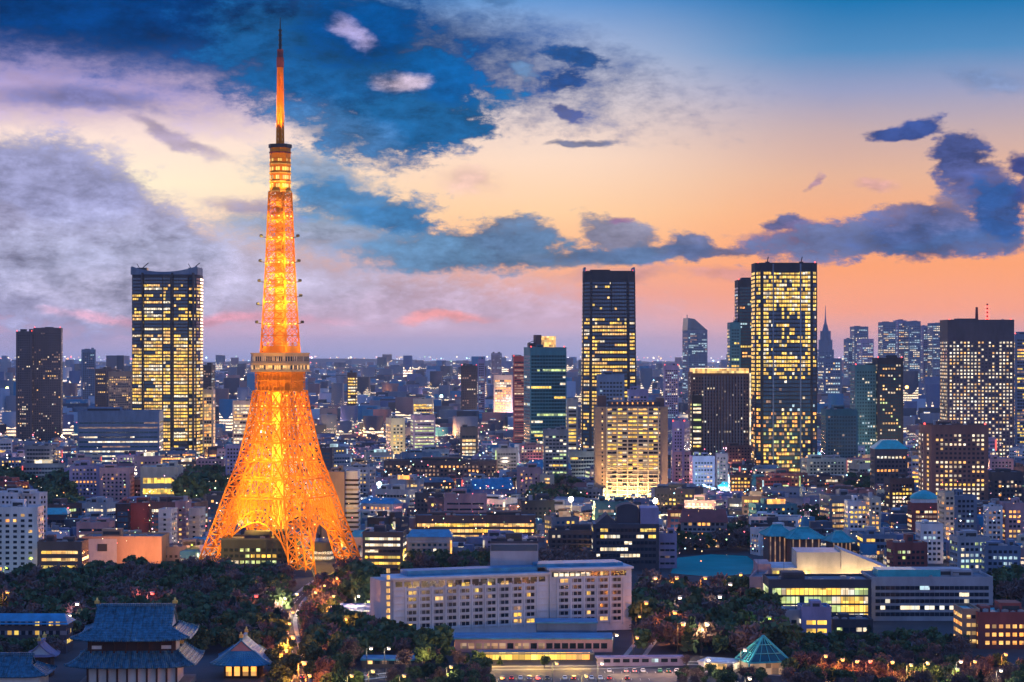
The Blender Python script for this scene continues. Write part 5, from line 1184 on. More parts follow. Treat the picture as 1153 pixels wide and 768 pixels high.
# ------------------------------------------------------------------ woods
def inpoly(x, y, poly):
    c = False; j = len(poly) - 1
    for i in range(len(poly)):
        xi, yi = poly[i]; xj, yj = poly[j]
        if (yi > y) != (yj > y) and x < (xj - xi) * (y - yi) / (yj - yi) + xi: c = not c
        j = i
    return c
WOODS = [ # polygon on the ground (picture pixels), spacing m, (evergreen, bare) weights, height, place
 ([(-30, 668), (60, 660), (140, 652), (240, 655), (330, 662), (318, 700), (310, 725), (215, 725), (195, 715), (100, 715), (60, 735), (-30, 690)], 8.0, (5, 4), 12, 'in the wood behind the large temple hall'),
 ([(214, 722), (320, 722), (338, 800), (310, 800), (306, 738), (236, 736), (216, 745)], 7.5, (4, 2), 10, 'beside the small temple pavilion'),
 ([(345, 700), (380, 706), (424, 724), (500, 738), (504, 750), (470, 760), (404, 745), (390, 768), (420, 800), (352, 800), (338, 740)], 7.5, (7, 2), 11, 'between the lamp-lit road and the slab hotel'),
 ([(-30, 738), (70, 738), (70, 746), (-30, 750)], 7.5, (6, 3), 9, 'before the school building at far left'),
 ([(350, 668), (386, 652), (398, 664), (392, 690), (350, 700), (340, 690)], 7.5, (2, 5), 8, 'at the foot of the orange tower by the road'),
 ([(868, 728), (1085, 724), (1090, 742), (985, 740), (880, 748)], 7.5, (6, 2), 7.5, 'before the lower right offices'),
 ([(460, 749), (545, 745), (780, 746), (780, 751), (560, 754), (460, 757)], 6.5, (4, 3), 5.5, 'planted along the hotel forecourt'),
 ([(440, 761), (555, 759), (555, 785), (440, 785)], 6.5, (4, 3), 7, 'below the annex and forecourt road'),
 ([(770, 760), (850, 762), (880, 775), (760, 775)], 6, (4, 3), 5, 'by the glass pyramid pavilion'),
 ([(388, 660), (424, 664), (424, 690), (392, 690)], 8, (6, 1), 15, 'against left end of the slab hotel'),
 ([(716, 676), (760, 674), (850, 674), (866, 690), (880, 722), (900, 742), (840, 745), (760, 735), (716, 738)], 7.6, (4, 4), 13, 'in the park right of the slab hotel'),
 ([(880, 752), (985, 744), (1085, 740), (1090, 756), (1153, 758), (1160, 800), (900, 800)], 7.5, (4, 6), 8, 'along the lower right edge of the city'),
 ([(612, 640), (668, 640), (668, 662), (612, 662)], 8, (0, 6), 13, 'in the reddish grove behind the slab hotel'),
 ([(745, 622), (768, 615), (860, 600), (866, 622), (800, 622), (752, 628)], 9, (3, 5), 13, 'above the turquoise pond'),
 ([(-10, 548), (36, 548), (40, 560), (-10, 560)], 14, (6, 0), 20, 'in the dark grove at far left'),
 ([(46, 560), (80, 555), (84, 590), (48, 592)], 12, (6, 0), 20, 'in the dark grove left of purple flats'),
 ([(206, 560), (255, 556), (258, 578), (208, 580)], 10, (5, 2), 26, 'in the tall grove left of the orange tower'),
 ([(598, 560), (650, 556), (655, 580), (625, 585), (600, 575)], 11, (5, 3), 18, 'in the grove left of the floodlit hotel tower'),
 ([(880, 590), (950, 585), (958, 598), (935, 605), (880, 600)], 11, (5, 3), 13, 'around the hip-roofed pavilions'),
 ([(935, 560), (960, 548), (1000, 548), (1000, 560), (950, 570)], 12, (5, 2), 14, 'in the grove below teal-black tower'),
 ([(540, 556), (600, 548), (600, 556), (550, 562)], 13, (5, 2), 12, 'behind the sloping blue roofs'),
 ([(1120, 668), (1153, 668), (1153, 684), (1110, 684)], 9, (5, 1), 14, 'right of the long banded grey office'),
 ([(455, 636), (610, 630), (610, 640), (455, 652)], 10, (4, 4), 11, 'between the yellow-floored office and slab hotel'),
]
def px(x, y): return 576.5 + x / y * F, HOR + HC * F / y
def inwood(x, y):
    a, b = px(x, y); return any(inpoly(a, b, w[0]) for w in WOODS)
def onroad(x, y, m=0):
    for pts, w in ROADS:
        for p in pts[::2]:
            if abs(p.x - x) < w / 2 + m + 4 and abs(p.y - y) < w / 2 + m + 4 and math.hypot(p.x - x, p.y - y) < w / 2 + m + 2: return True
    return False
def hitfoot(x, y, r, k=.9):
    return any(math.hypot(x - a, y - b) < (c + r) * k for a, b, c in FOOT)
def leafmat(name, c, c2):
    m, t = newmat(name); n = t.nodes; l = t.links
    o = n.new('ShaderNodeOutputMaterial'); b = n.new('ShaderNodeBsdfPrincipled'); l.new(b.outputs[0], o.inputs[0]); b.inputs['Roughness'].default_value = .8; b.inputs['Specular IOR Level'].default_value = .2
    g = n.new('ShaderNodeNewGeometry'); x = n.new('ShaderNodeTexNoise'); x.inputs['Scale'].default_value = .28; x.inputs['Detail'].default_value = 4; l.new(g.outputs['Position'], x.inputs['Vector'])
    oi = n.new('ShaderNodeObjectInfo'); ad = n.new('ShaderNodeMath'); ad.operation = 'MULTIPLY_ADD'; l.new(oi.outputs['Random'], ad.inputs[0]); ad.inputs[1].default_value = .35; l.new(x.outputs['Fac'], ad.inputs[2])
    r = n.new('ShaderNodeValToRGB'); r.color_ramp.elements[0].position = .42; r.color_ramp.elements[1].position = .85; r.color_ramp.elements[0].color = c + (1,); r.color_ramp.elements[1].color = c2 + (1,)
    l.new(ad.outputs[0], r.inputs[0]); l.new(r.outputs[0], b.inputs['Base Color']); return m
LEAF = {'evergreen': leafmat('evergreen_leaves', (.016, .042, .026), (.075, .12, .055)), 'bare': leafmat('winter_twigs', (.065, .045, .05), (.17, .11, .10)), 'conifer': leafmat('conifer_needles', (.012, .035, .03), (.03, .06, .045))}
M['bark'] = pbr('bark', (.06, .045, .04), .9)
def crown_quads(kind, seed, n):
    r = np.random.default_rng(seed); P = []
    if kind == 'conifer':
        z = r.random(n) ** .8; rad = (1 - z) * .42 * (0.75 + .25 * np.sin(z * 40)) * np.sqrt(r.random(n) * .6 + .4); a = r.random(n) * 6.283
        C = np.stack([rad * np.cos(a), rad * np.sin(a), .15 + z * .85], 1)
    else:
        k = r.integers(6, 10); cs = []
        for _ in range(k):
            a = r.random() * 6.283; q = .26 * r.random() ** .5; cs.append((q * math.cos(a), q * math.sin(a), .42 + .42 * r.random(), .13 + .13 * r.random()))
        cs.append((0, 0, .62, .24)); cs = np.array(cs); w = cs[:, 3] ** 2; idx = r.choice(len(cs), n, p=w / w.sum())
        d = r.normal(size=(n, 3)); d /= np.linalg.norm(d, axis=1)[:, None]
        rad = cs[idx, 3] * (r.random(n) ** (.25 if kind == 'evergreen' else .5)) * (1.08 if kind == 'evergreen' else 1.25)
        C = cs[idx, :3] + d * rad[:, None] * np.array([1, 1, .85])
    s = (.030 if kind == 'evergreen' else .022 if kind == 'bare' else .026) * (.6 + .8 * r.random(n)) * (1000 / n) ** .5 * 1.15
    u = r.normal(size=(n, 3)); u /= np.linalg.norm(u, axis=1)[:, None]; v = np.cross(u, r.normal(size=(n, 3))); v /= np.linalg.norm(v, axis=1)[:, None]
    asp = 1.0 if kind != 'bare' else .45
    u = u * s[:, None] * (1 if kind != 'bare' else 1.9); v = v * s[:, None] * asp
    return np.stack([C - u - v, C + u - v, C + u + v, C - u + v], 1)      # n,4,3 in units of tree height
def npmesh(name, V, mat, tri=False):
    n = V.shape[0]; k = V.shape[1]; me = bpy.data.meshes.new(name)
    me.vertices.add(n * k); me.vertices.foreach_set('co', V.reshape(-1).astype(np.float32)); me.loops.add(n * k); me.loops.foreach_set('vertex_index', np.arange(n * k, dtype=np.int32))
    me.polygons.add(n); me.polygons.foreach_set('loop_start', np.arange(0, n * k, k, dtype=np.int32)); me.polygons.foreach_set('loop_total', np.full(n, k, dtype=np.int32))
    me.materials.append(mat); me.update(calc_edges=True); return me
def trunk_mesh(kind, seed):
    r = random.Random(seed); mb = MB()
    mb.tube((0, 0, 0), (0, 0, .38), .026, 7, .018); mb.tube((0, 0, .38), (r.uniform(-.03, .03), 0, .75), .018, 6, .006)
    if kind != 'conifer':
        for q in range(7 if kind == 'evergreen' else 16):
            a = r.random() * 6.283; z = r.uniform(.28, .6); L = r.uniform(.18, .3); e = Vector((L * math.cos(a), L * math.sin(a), z + r.uniform(.12, .32))); mb.tube((0, 0, z), e, .011, 5, .003)
            for w in range(3): 
                b = a + r.uniform(-.9, .9); f = Vector((0, 0, z)).lerp(e, r.uniform(.4, .9)); mb.tube(f, f + Vector((.13 * math.cos(b), .13 * math.sin(b), r.uniform(.05, .16))), .005, 4, .001)
    else: mb.tube((0, 0, .7), (0, 0, 1), .01, 5, .002)
    me = bpy.data.meshes.new('trunk'); me.from_pydata(mb.v, [], mb.f); me.materials.append(M['bark']); me.update(); return me
TREE = {}
for kind, nv in (('evergreen', 5), ('bare', 4), ('conifer', 2)):
    TREE[kind] = [(npmesh('crown', crown_quads(kind, 10 + q, 1100), LEAF[kind]), trunk_mesh(kind, q), crown_quads(kind, 60 + q, 260)) for q in range(nv)]
cand = []
for wi, (poly, sp, wts, hh, where) in enumerate(WOODS):
    g = [G(*p) for p in poly]; x0, x1 = min(p.x for p in g), max(p.x for p in g); y0, y1 = min(p.y for p in g), max(p.y for p in g)
    y = y0
    while y < y1:
        x = x0 + rng.random() * sp
        while x < x1:
            xx = x + rng.uniform(-.4, .4) * sp; yy = y + rng.uniform(-.4, .4) * sp
            a, b = px(xx, yy)
            th = hh * rng.uniform(.7, 1.25)
            if any(-3 < ld - yy < 75 and abs(a - lx) < 6 and HOR + (HC - th) * F / yy < ly + 3 for lx, ly, ld in LAMPS): x += sp; continue
            if inpoly(a, b, poly) and -20 < a < 1173 and b < 786 and not onroad(xx, yy, -.3 if px(xx, yy)[0] < 350 else -2.6) and not hitfoot(xx, yy, 1, .8):
                s = sum(wts); u = rng.random() * s; kind = 'bare' if u > wts[0] else ('conifer' if rng.random() < .09 else 'evergreen')
                cand.append((yy, xx, kind, th, wi))
            x += sp
        y += sp * .9
cand.sort()
NT = 280
tre = []; lod = {'evergreen': [], 'bare': [], 'conifer': []}
DESC = {'evergreen': 'dark bushy evergreen tree', 'bare': 'brownish leafless winter tree', 'conifer': 'pointed dark conifer'}
ORD = ['nearest', 'second nearest', 'third nearest', 'fourth nearest', 'fifth nearest', 'sixth nearest', 'seventh nearest', 'eighth nearest', 'ninth nearest', 'tenth nearest']
def nth(i):
    if i < 10: return ORD[i]
    t = ['', 'eleventh', 'twelfth', 'thirteenth', 'fourteenth', 'fifteenth', 'sixteenth', 'seventeenth', 'eighteenth', 'nineteenth', 'twentieth']
    if i < 20: return t[i - 9] + ' nearest'
    u = ['first', 'second', 'third', 'fourth', 'fifth', 'sixth', 'seventh', 'eighth', 'ninth']; T = ['twenty', 'thirty', 'forty', 'fifty', 'sixty', 'seventy', 'eighty', 'ninety']
    k = i + 1; a, b = divmod(k, 10)
    if b == 0: return ['twentieth', 'thirtieth', 'fortieth', 'fiftieth', 'sixtieth', 'seventieth', 'eightieth', 'ninetieth'][a - 2] + ' nearest'
    return T[a - 2] + '-' + u[b - 1] + ' nearest'
cnt = {}; TL_ = {}
ANCH = [(30, 725, 'school building'), (46, 765, 'little temple gatehouse'), (105, 700, 'left end of the main temple roof'), (195, 700, 'right end of the main temple roof'), (228, 760, 'lower temple roof corner'), (271, 755, 'temple pavilion'), (322, 722, 'halfway big orange road lamp'), (345, 762, 'bottom big orange road lamp'), (330, 680, 'pale pair of road lamps'), (372, 740, 'left end of sky-blue-roofed annex'), (441, 765, 'sky-blue-roofed annex'), (500, 745, 'left end of hotel podium'), (430, 712, 'stair end of slab hotel'), (400, 705, 'lavender marquee'),
        (716, 725, 'right end of hotel podium'), (735, 700, 'curving park path'), (770, 740, 'mauve shelter'), (812, 765, 'bright low hall'), (862, 765, 'glass pyramid pavilion'), (790, 704, 'shrine-corner lamp'), (805, 673, 'lone white park lamp'), (850, 700, 'yellow-green office'), (920, 745, 'lilac block'), (960, 760, 'cluttered-roof dark block'), (1000, 745, 'left end of banded grey office'), (1040, 765, 'golden lamps'), (1075, 768, 'yellow-green tree lamp'), (1095, 745, 'orange-lit corner block'), (1135, 765, 'brick office'), (640, 650, 'right wing of slab hotel'), (250, 660, 'left foot of orange tower')]
for i, (y, x, kind, h, wi) in enumerate(cand):
    var = int(rng.integers(len(TREE[kind]))); rz = rng.random() * 6.28
    if i < NT:
        size = 'tall ' if h > WOODS[wi][3] * 1.08 else 'small ' if h < WOODS[wi][3] * .85 else ''
        pxx = px(x, y)[0]
        py_ = px(x, y)[1]
        an = min(ANCH, key=lambda q: math.hypot(q[0] - pxx, (q[1] - py_) * 1.6))
        side = 'before' if abs(an[0] - pxx) < 14 and py_ > an[1] else 'behind' if abs(an[0] - pxx) < 14 else ('lower left of' if pxx < an[0] else 'lower right of') if py_ > an[1] + 14 else ('upper left of' if pxx < an[0] else 'upper right of') if py_ < an[1] - 14 else ('left of' if pxx < an[0] else 'right of')
        LT = f"{size}{DESC[kind]} {side} the {an[2]}"
        t = thing('tree', LT, 'tree', (x, y, 0), rz, 'trees ' + WOODS[wi][4]); TL_.setdefault(LT, []).append(t)
        t.scale = (h * rng.uniform(.9, 1.15),) * 2 + (h,)
        for nm, me in (('crown', TREE[kind][var][0]), ('trunk', TREE[kind][var][1])):
            o = bpy.data.objects.new(nm, me); COL.objects.link(o); o.parent = t
    else:
        Q = TREE[kind][var][2] * h; c, s = math.cos(rz), math.sin(rz)
        lod[kind].append(np.stack([Q[..., 0] * c - Q[..., 1] * s + x, Q[..., 0] * s + Q[..., 1] * c + y, Q[..., 2]], -1))
for LT, v in TL_.items():
    if len(v) > 1:
        for i_, t in enumerate(v): t['label'] = f"{LT}, {nth(i_)}"
me = None; parts = []
V = []; mi = []
for q, kind in enumerate(('evergreen', 'bare', 'conifer')):
    if lod[kind]: A = np.concatenate(lod[kind]); V.append(A); mi.append(np.full(len(A), q, dtype=np.int32))
if V:
    me = npmesh('far_woods', np.concatenate(V), LEAF['evergreen']); me.materials.append(LEAF['bare']); me.materials.append(LEAF['conifer']); me.polygons.foreach_set('material_index', np.concatenate(mi))
    o = bpy.data.objects.new('woods', me); COL.objects.link(o); tag(o, 'dark woodland and park trees running together beyond the nearest trees', 'woods', kind='stuff')
print('trees', len(cand))

# ------------------------------------------------------------------ ordinary city blocks
random.seed(77)
M['sign_red'] = glow('red_lit_sign', (1, .12, .08), 1.3, vary=.3)
cols = [('white', 5), ('light grey', 5), ('grey', 4), ('lavender', 5), ('pink', 4), ('brown', 3), ('dark grey', 4), ('cream', 3), ('tan', 2), ('red brick', 2), ('blue grey', 4), ('teal', 1)]
GEN = []
def fit(x, y, w, dep, h, hmin):
    '''the tallest height up to h that leaves the landmarks in view; None where even hmin hides one'''
    a, _ = px(x, y); hw = (w * .5 + dep * .25) * F / y
    for (x0, x1, y0, y1, d_) in PROT:
        if d_ > y and a + hw > x0 + 1 and a - hw < x1 - 1:
            hm = HC + (HOR - y1) * y / F
            if h > hm: h = hm
            if h < hmin: return None
    return h
d = 1345.0; row = 0
while d < 3050 and len(GEN) < 285:
    half = .245 * d; x = -half + random.uniform(0, 20); rot = random.choice([-24, -14, 0, 8, 18])
    while x < half and len(GEN) < 285:
        w = random.uniform(16, 34) * (1 + (d - 1300) / 4000); dep = random.uniform(14, 24)
        h = random.choices([random.uniform(9, 15), random.uniform(15, 26), random.uniform(26, 40), random.uniform(40, 58)], [4, 6, 2.2, .5 if d > 1700 else .05])[0]
        yy = d + random.uniform(-14, 14); xx = x + w / 2
        r = max(w, dep) / 2
        if not inwood(xx, yy) and not hitfoot(xx, yy, r * .8, .85) and not onroad(xx, yy, r) and not (745 < px(xx, yy)[0] < 865 and 610 < px(xx, yy)[1] < 652):
            h = fit(xx, yy, w, dep, h, 7.5)
            if h is None: x += 14; continue
            GEN.append((xx, yy, w, dep, h, rot + random.uniform(-4, 4))); FOOT.append((xx, yy, r))
            x += w + random.uniform(6, 30)
        else: x += 12
    d *= 1.034; row += 1
print('generic', len(GEN))
labs = {}
def describe(x, y, w, h, col, lit, feat, kind):
    a, b = px(x, y); ytop = HOR + (HC - h) * F / y
    best = min(LM, key=lambda l: abs(l[0] - a) + abs(l[1] - y) * .06 + (0 if l[1] < y else 0))
    side = 'left of' if a < best[0] - 10 else 'right of' if a > best[0] + 10 else ('behind' if y > best[1] else 'before')
    if side in ('left of', 'right of') and abs(y - best[1]) > 250: side = ('beyond and ' if y > best[1] else 'nearer and ') + side
    hh = 'low' if h < 15 else 'mid-rise' if h < 26 else 'tall'
    return f"{hh} {col} {kind} {feat}{lit} {side} {best[2]}"
GL = []
for gi, (x, y, w, dep, h, rot) in enumerate(GEN):
    col = random.choices([c for c, _ in cols], [v for _, v in cols])[0]
    kind = random.choices(['flats', 'office'], [5, 4])[0]
    lt = random.choices([.06, .22, .45, .8], [3, 5, 4, 2])[0]
    pal = random.choice([{'warm': 3, 'dim': 2}, {'white_lit': 3, 'warm': 2, 'dim': 1}, {'yellow': 2, 'amber': 1, 'dim': 1}, {'cool': 2, 'white_lit': 2, 'dim': 1}, {'amber': 2, 'dim': 2}, {'green_lit': 1, 'white_lit': 2}])
    t = thing('apartment_block' if kind == 'flats' else 'office_block', '', 'apartment block' if kind == 'flats' else 'office building', (x, y, 0), R(rot), 'ordinary blocks of the dense city')
    plan = rect(w, dep)
    if random.random() < .2: plan = [(-w/2, -dep/2), (w*.12, -dep/2), (w*.12, -dep*.15), (w/2, -dep*.15), (w/2, dep/2), (-w/2, dep/2)]
    roofm = random.choice(['roof', 'roof', 'roof_light', 'roof_blue' if random.random() < .35 else 'roof'])
    body(t, plan, h, col, roofm)
    fh = 3.2 if kind == 'flats' else 3.8
    windows(t, plan, 1.2, fh, int((h - 1.5) / fh), 3.3 if kind == 'flats' else 2.8, .52 if kind == 'flats' else .88, .5, lt, pal, 1.3 if kind == 'flats' else 3.5, dark=random.choice(['glass', 'glassblue', 'glass']))
    feat = ''
    if kind == 'flats' and random.random() < .55 and len(plan) == 4:
        feat = 'with balconies '
        for i in range(1, int(h / fh)):
            mb = MB(); mb.box(-w/2 + 1, w/2 - 1, -dep/2 - 1.3, -dep/2 - .13, 1.2 + i * fh - .6, 1.2 + i * fh + .45); mb.build('balcony', M[col if random.random() < .8 else 'white'], t)
    rooftop(t, w, dep, h, col, .9, False, plan)
    if h > 20 and random.random() < .12:
        mb = MB(); mb.box(-w*.22, w*.22, -dep/2 + 1, -dep/2 + 1.6, h + 1.2, h + 4.6); mb.build('lit_billboard', M[random.choice(['amber', 'white_lit', 'cool', 'dim'])], t); feat = 'with rooftop panel '
    elif h < 20 and random.random() < .2 and len(plan) == 4:
        mb = MB(); mb.v += [(-w/2 - .5, -dep/2 - .5, h + 1.12), (w/2 + .5, -dep/2 - .5, h + 1.12), (w/2 + .5, dep/2 + .5, h + 1.12), (-w/2 - .5, dep/2 + .5, h + 1.12), (-w/2 + 2, 0, h + 5), (w/2 - 2, 0, h + 5)]; mb.f += [(0, 1, 5, 4), (1, 2, 5), (2, 3, 4, 5), (3, 0, 4), (3, 2, 1, 0)]; mb.m += [0] * 5
        mb.build('pitched_roof', M[random.choice(['roof_blue', 'roof_teal', 'red brick', 'roof'])], t); feat = 'with pitched roof '
    if random.random() < .28:
        s_ = random.choice((-1, 1)); sh = min(h * .6, random.uniform(5, 12)); mb = MB(); mb.box(s_ * w * .5 - .2 * s_ - .45, s_ * w * .5 - .2 * s_ + .45, -dep/2 - 1.7, -dep/2 - .14, h - sh - 1, h - 1); mb.build('sign_board', M[random.choice(['amber', 'white_lit', 'cool', 'green_lit', 'sign_red', 'sign_red', 'warm'])], t)
    if random.random() < .5:  # unseen lamp added in front, to light the block unevenly
        q_ = Vector((random.uniform(-.5, .5) * w, -dep / 2 - random.uniform(4, 8), 0)); q_.rotate(Matrix.Rotation(R(rot), 3, 'Z')); lamp('street_fill_glow', (x + q_.x, y + q_.y, 4.5), random.choice([4500, 9000, 15000]) * (y / 1800) ** 2, random.choice([(1, .5, .16), (1, .6, .25), (1, .42, .12), (1, .7, .45), (1, .35, .4), (.6, .8, 1)]), 1.5)
    L = describe(x, y, w, h, col, {.06: 'nearly unlit', .22: 'sparsely lit', .45: 'half lit', .8: 'brightly lit'}[lt], feat, kind)
    GL.append((t, L, y)); 
by = {}
for t, L, y in GL: by.setdefault(L, []).append((y, t))
for L, v in by.items():
    v.sort(key=lambda q: q[0])
    for i, (y, t) in enumerate(v):
        q = L if len(v) == 1 else f"{L}, {nth(i)}"
        if len(q.split()) > 16: q = q.replace('beyond and ', '').replace('nearer and ', '')
        if len(q.split()) > 16: q = q.replace('with ', '')
        t['label'] = q

# ------------------------------------------------------------------ the rest of the city, past counting
def citymat(name, bay, fl, em, plit):
    m, t = newmat(name); n = t.nodes; l = t.links
    def nd(ty, **k):
        q = n.new(ty)
        for a, b in k.items(): setattr(q, a, b)
        return q
    def mt(op, a, b=None, c=None):
        q = nd('ShaderNodeMath', operation=op)
        for i, v in enumerate((a, b, c)):
            if v is None: continue
            if isinstance(v, (int, float)): q.inputs[i].default_value = v
            else: l.new(v, q.inputs[i])
        return q.outputs[0]
    o = nd('ShaderNodeOutputMaterial'); b = nd('ShaderNodeBsdfPrincipled'); l.new(b.outputs[0], o.inputs[0]); b.inputs['Roughness'].default_value = .7; b.inputs['Specular IOR Level'].default_value = .3
    g = nd('ShaderNodeNewGeometry'); cr = nd('ShaderNodeVectorMath', operation='CROSS_PRODUCT'); l.new(g.outputs['Normal'], cr.inputs[0]); cr.inputs[1].default_value = (0, 0, 1)
    dt = nd('ShaderNodeVectorMath', operation='DOT_PRODUCT'); l.new(g.outputs['Position'], dt.inputs[0]); l.new(cr.outputs[0], dt.inputs[1])
    sp = nd('ShaderNodeSeparateXYZ'); l.new(g.outputs['Position'], sp.inputs[0]); sn = nd('ShaderNodeSeparateXYZ'); l.new(g.outputs['Normal'], sn.inputs[0])
    u = mt('DIVIDE', dt.outputs['Value'], bay); v = mt('DIVIDE', sp.outputs[2], fl)
    cu, cv = mt('FLOOR', u), mt('FLOOR', v); fu, fv = mt('FRACT', u), mt('FRACT', v)
    isl = g.outputs['Random Per Island']
    cb = nd('ShaderNodeCombineXYZ'); l.new(cu, cb.inputs[0]); l.new(cv, cb.inputs[1]); l.new(mt('MULTIPLY', isl, 91.7), cb.inputs[2])
    wn = nd('ShaderNodeTexWhiteNoise'); l.new(cb.outputs[0], wn.inputs['Vector'])
    msk = mt('MULTIPLY', mt('MULTIPLY', mt('GREATER_THAN', fu, .18), mt('LESS_THAN', fu, .84)), mt('MULTIPLY', mt('GREATER_THAN', fv, .26), mt('LESS_THAN', fv, .8)))
    side = mt('LESS_THAN', mt('ABSOLUTE', sn.outputs[2]), .4); msk = mt('MULTIPLY', msk, side)
    p2 = mt('FRACT', mt('MULTIPLY', isl, 37.3)); prob = mt('MULTIPLY', mt('POWER', p2, 1.5), plit)
    lit = mt('MULTIPLY', mt('LESS_THAN', wn.outputs['Value'], mt('ADD', prob, .03)), msk)
    wr = nd('ShaderNodeValToRGB'); wr.color_ramp.interpolation = 'CONSTANT'; e = wr.color_ramp.elements
    cs = [WALL[k] for k in ('light grey', 'lavender', 'grey', 'light grey', 'pink', 'blue grey', 'white', 'brown', 'cream', 'white', 'dark grey')]
    while len(e) < len(cs): e.new(.5)
    for i, c in enumerate(cs): e[i].position = i / len(cs); e[i].color = tuple(c) + (1,)
    l.new(isl, wr.inputs[0])
    rr = nd('ShaderNodeValToRGB'); rr.color_ramp.interpolation = 'CONSTANT'; e = rr.color_ramp.elements
    cs = [(.13, .14, .17), (.06, .06, .08), (.3, .33, .4), (.1, .12, .2), (.03, .16, .26), (.2, .18, .2), (.05, .05, .06), (.24, .12, .11)]
    while len(e) < len(cs): e.new(.5)
    for i, c in enumerate(cs): e[i].position = i / len(cs); e[i].color = tuple(c) + (1,)
    l.new(mt('FRACT', mt('MULTIPLY', isl, 13.7)), rr.inputs[0])
    def mx(f, a, c):
        q = nd('ShaderNodeMix', data_type='RGBA'); l.new(f, q.inputs[0])
        for s, w_ in ((q.inputs[6], a), (q.inputs[7], c)):
            if isinstance(w_, tuple): s.default_value = w_
            else: l.new(w_, s)
        return q.outputs[2]
    bc = mx(msk, wr.outputs[0], (.015, .025, .04, 1)); bc = mx(mt('GREATER_THAN', sn.outputs[2], .3), bc, rr.outputs[0]); l.new(bc, b.inputs['Base Color'])
    er = nd('ShaderNodeValToRGB'); er.color_ramp.interpolation = 'CONSTANT'; e = er.color_ramp.elements
    cs = [(1, .62, .2), (1, .85, .55), (1, .4, .1), (1, .7, .25), (.6, .8, 1), (1, .75, .45), (1, .35, .3), (.75, .95, .6)]
    while len(e) < len(cs): e.new(.5)
    for i, c in enumerate(cs): e[i].position = i / len(cs); e[i].color = tuple(c) + (1,)
    l.new(mt('FRACT', mt('ADD', mt('MULTIPLY', isl, 71.1), mt('MULTIPLY', wn.outputs['Value'], 1.5))), er.inputs[0]); l.new(er.outputs[0], b.inputs['Emission Color'])
    l.new(mt('MULTIPLY', lit, em), b.inputs['Emission Strength']); m.cycles.emission_sampling = 'NONE'; return m
cm = [citymat('city_near', 3.2, 3.3, 1.8, .95), citymat('city_middle', 5.5, 5.0, 2.8, 1.4), citymat('city_far', 13, 11, 4.0, 1.5)]
Vv = []; mi = []
box6 = np.array([[0, 1, 5, 4], [1, 2, 6, 5], [2, 3, 7, 6], [3, 0, 4, 7], [4, 5, 6, 7]])
def addbox(x, y, w, dp, h, rot, m, z0=0, gable=False):
    c, s = math.cos(rot), math.sin(rot); p = [(-w/2, -dp/2), (w/2, -dp/2), (w/2, dp/2), (-w/2, dp/2)]
    q = [(x + a * c - b * s, y + a * s + b * c) for a, b in p]
    k = .3 if gable else 1
    v = [(a, b, z0) for a, b in q] + [(a, b, h) for a, b in q]
    V8.extend(v); mi.append(m)
V8 = []
rg = random.Random(9)
d = 1330.0
FT = list(FOOT)
while d < 19500:
    half = .25 * d; x = -half; rot0 = rg.uniform(-.5, .5)
    small = d < 3100
    near = [f for f in FT if abs(f[1] - d) < f[2] + 40]
    while x < half:
        if small: w = rg.uniform(8, 17); h = rg.choices([rg.uniform(6, 10), rg.uniform(9, 16)], [3, 2])[0]; dp = rg.uniform(8, 14)
        else:
            w = rg.uniform(14, 38) * (1 + (d - 3000) / 14000); dp = rg.uniform(14, 30) * (1 + (d - 3000) / 14000)
            h = rg.choices([rg.uniform(8, 16), rg.uniform(14, 30), rg.uniform(28, 46), rg.uniform(50, 85), rg.uniform(85, 125)], [5, 6, 2.6, .35, .06 if d > 4500 else 0])[0]
        yy = d + rg.uniform(-.012, .012) * d; xx = x + w / 2
        ok = not inwood(xx, yy)
        if ok and near:
            ok = not any(math.hypot(xx - a, yy - b) < (c + w * .5) * .8 for a, b, c in near)
        if ok and d < 1500 and (onroad(xx, yy, 6) or (735 < px(xx, yy)[0] < 870 and 606 < px(xx, yy)[1] < 652)): ok = False
        if ok:
            m = 0 if d < 2700 else 1 if d < 5200 else 2
            h = fit(xx, yy, w, dp, h, 5)
            if h is None: x += w; continue
            addbox(xx, yy, w, dp, h, rot0 + rg.uniform(-.08, .08), m)
            if rg.random() < .4 and h < 50 and fit(xx, yy, w, dp, h + 4, 5) == h + 4: addbox(xx + w * rg.uniform(-.2, .2), yy, w * .3, dp * .4, h + rg.uniform(2, 4), rot0, m, h)
        x += w + rg.uniform(1, 9) * (1 if small else 1.5)
    d *= 1.0085 if small else 1.0115
V8 = np.array(V8).reshape(-1, 8, 3); nb_ = len(V8); print('city boxes', nb_)
me = bpy.data.meshes.new('city_mass'); me.vertices.add(nb_ * 8); me.vertices.foreach_set('co', V8.reshape(-1).astype(np.float32))
L = (box6[None] + (np.arange(nb_) * 8)[:, None, None]).reshape(-1).astype(np.int32)
me.loops.add(len(L)); me.loops.foreach_set('vertex_index', L); me.polygons.add(nb_ * 5); me.polygons.foreach_set('loop_start', np.arange(0, nb_ * 20, 4, dtype=np.int32)); me.polygons.foreach_set('loop_total', np.full(nb_ * 5, 4, dtype=np.int32))
for m in cm: me.materials.append(m)
me.polygons.foreach_set('material_index', np.repeat(np.array(mi, dtype=np.int32), 5)); me.update(calc_edges=True)
o = bpy.data.objects.new('city_buildings', me); COL.objects.link(o); tag(o, 'endless small and distant buildings filling the city to the horizon', 'city', kind='stuff')
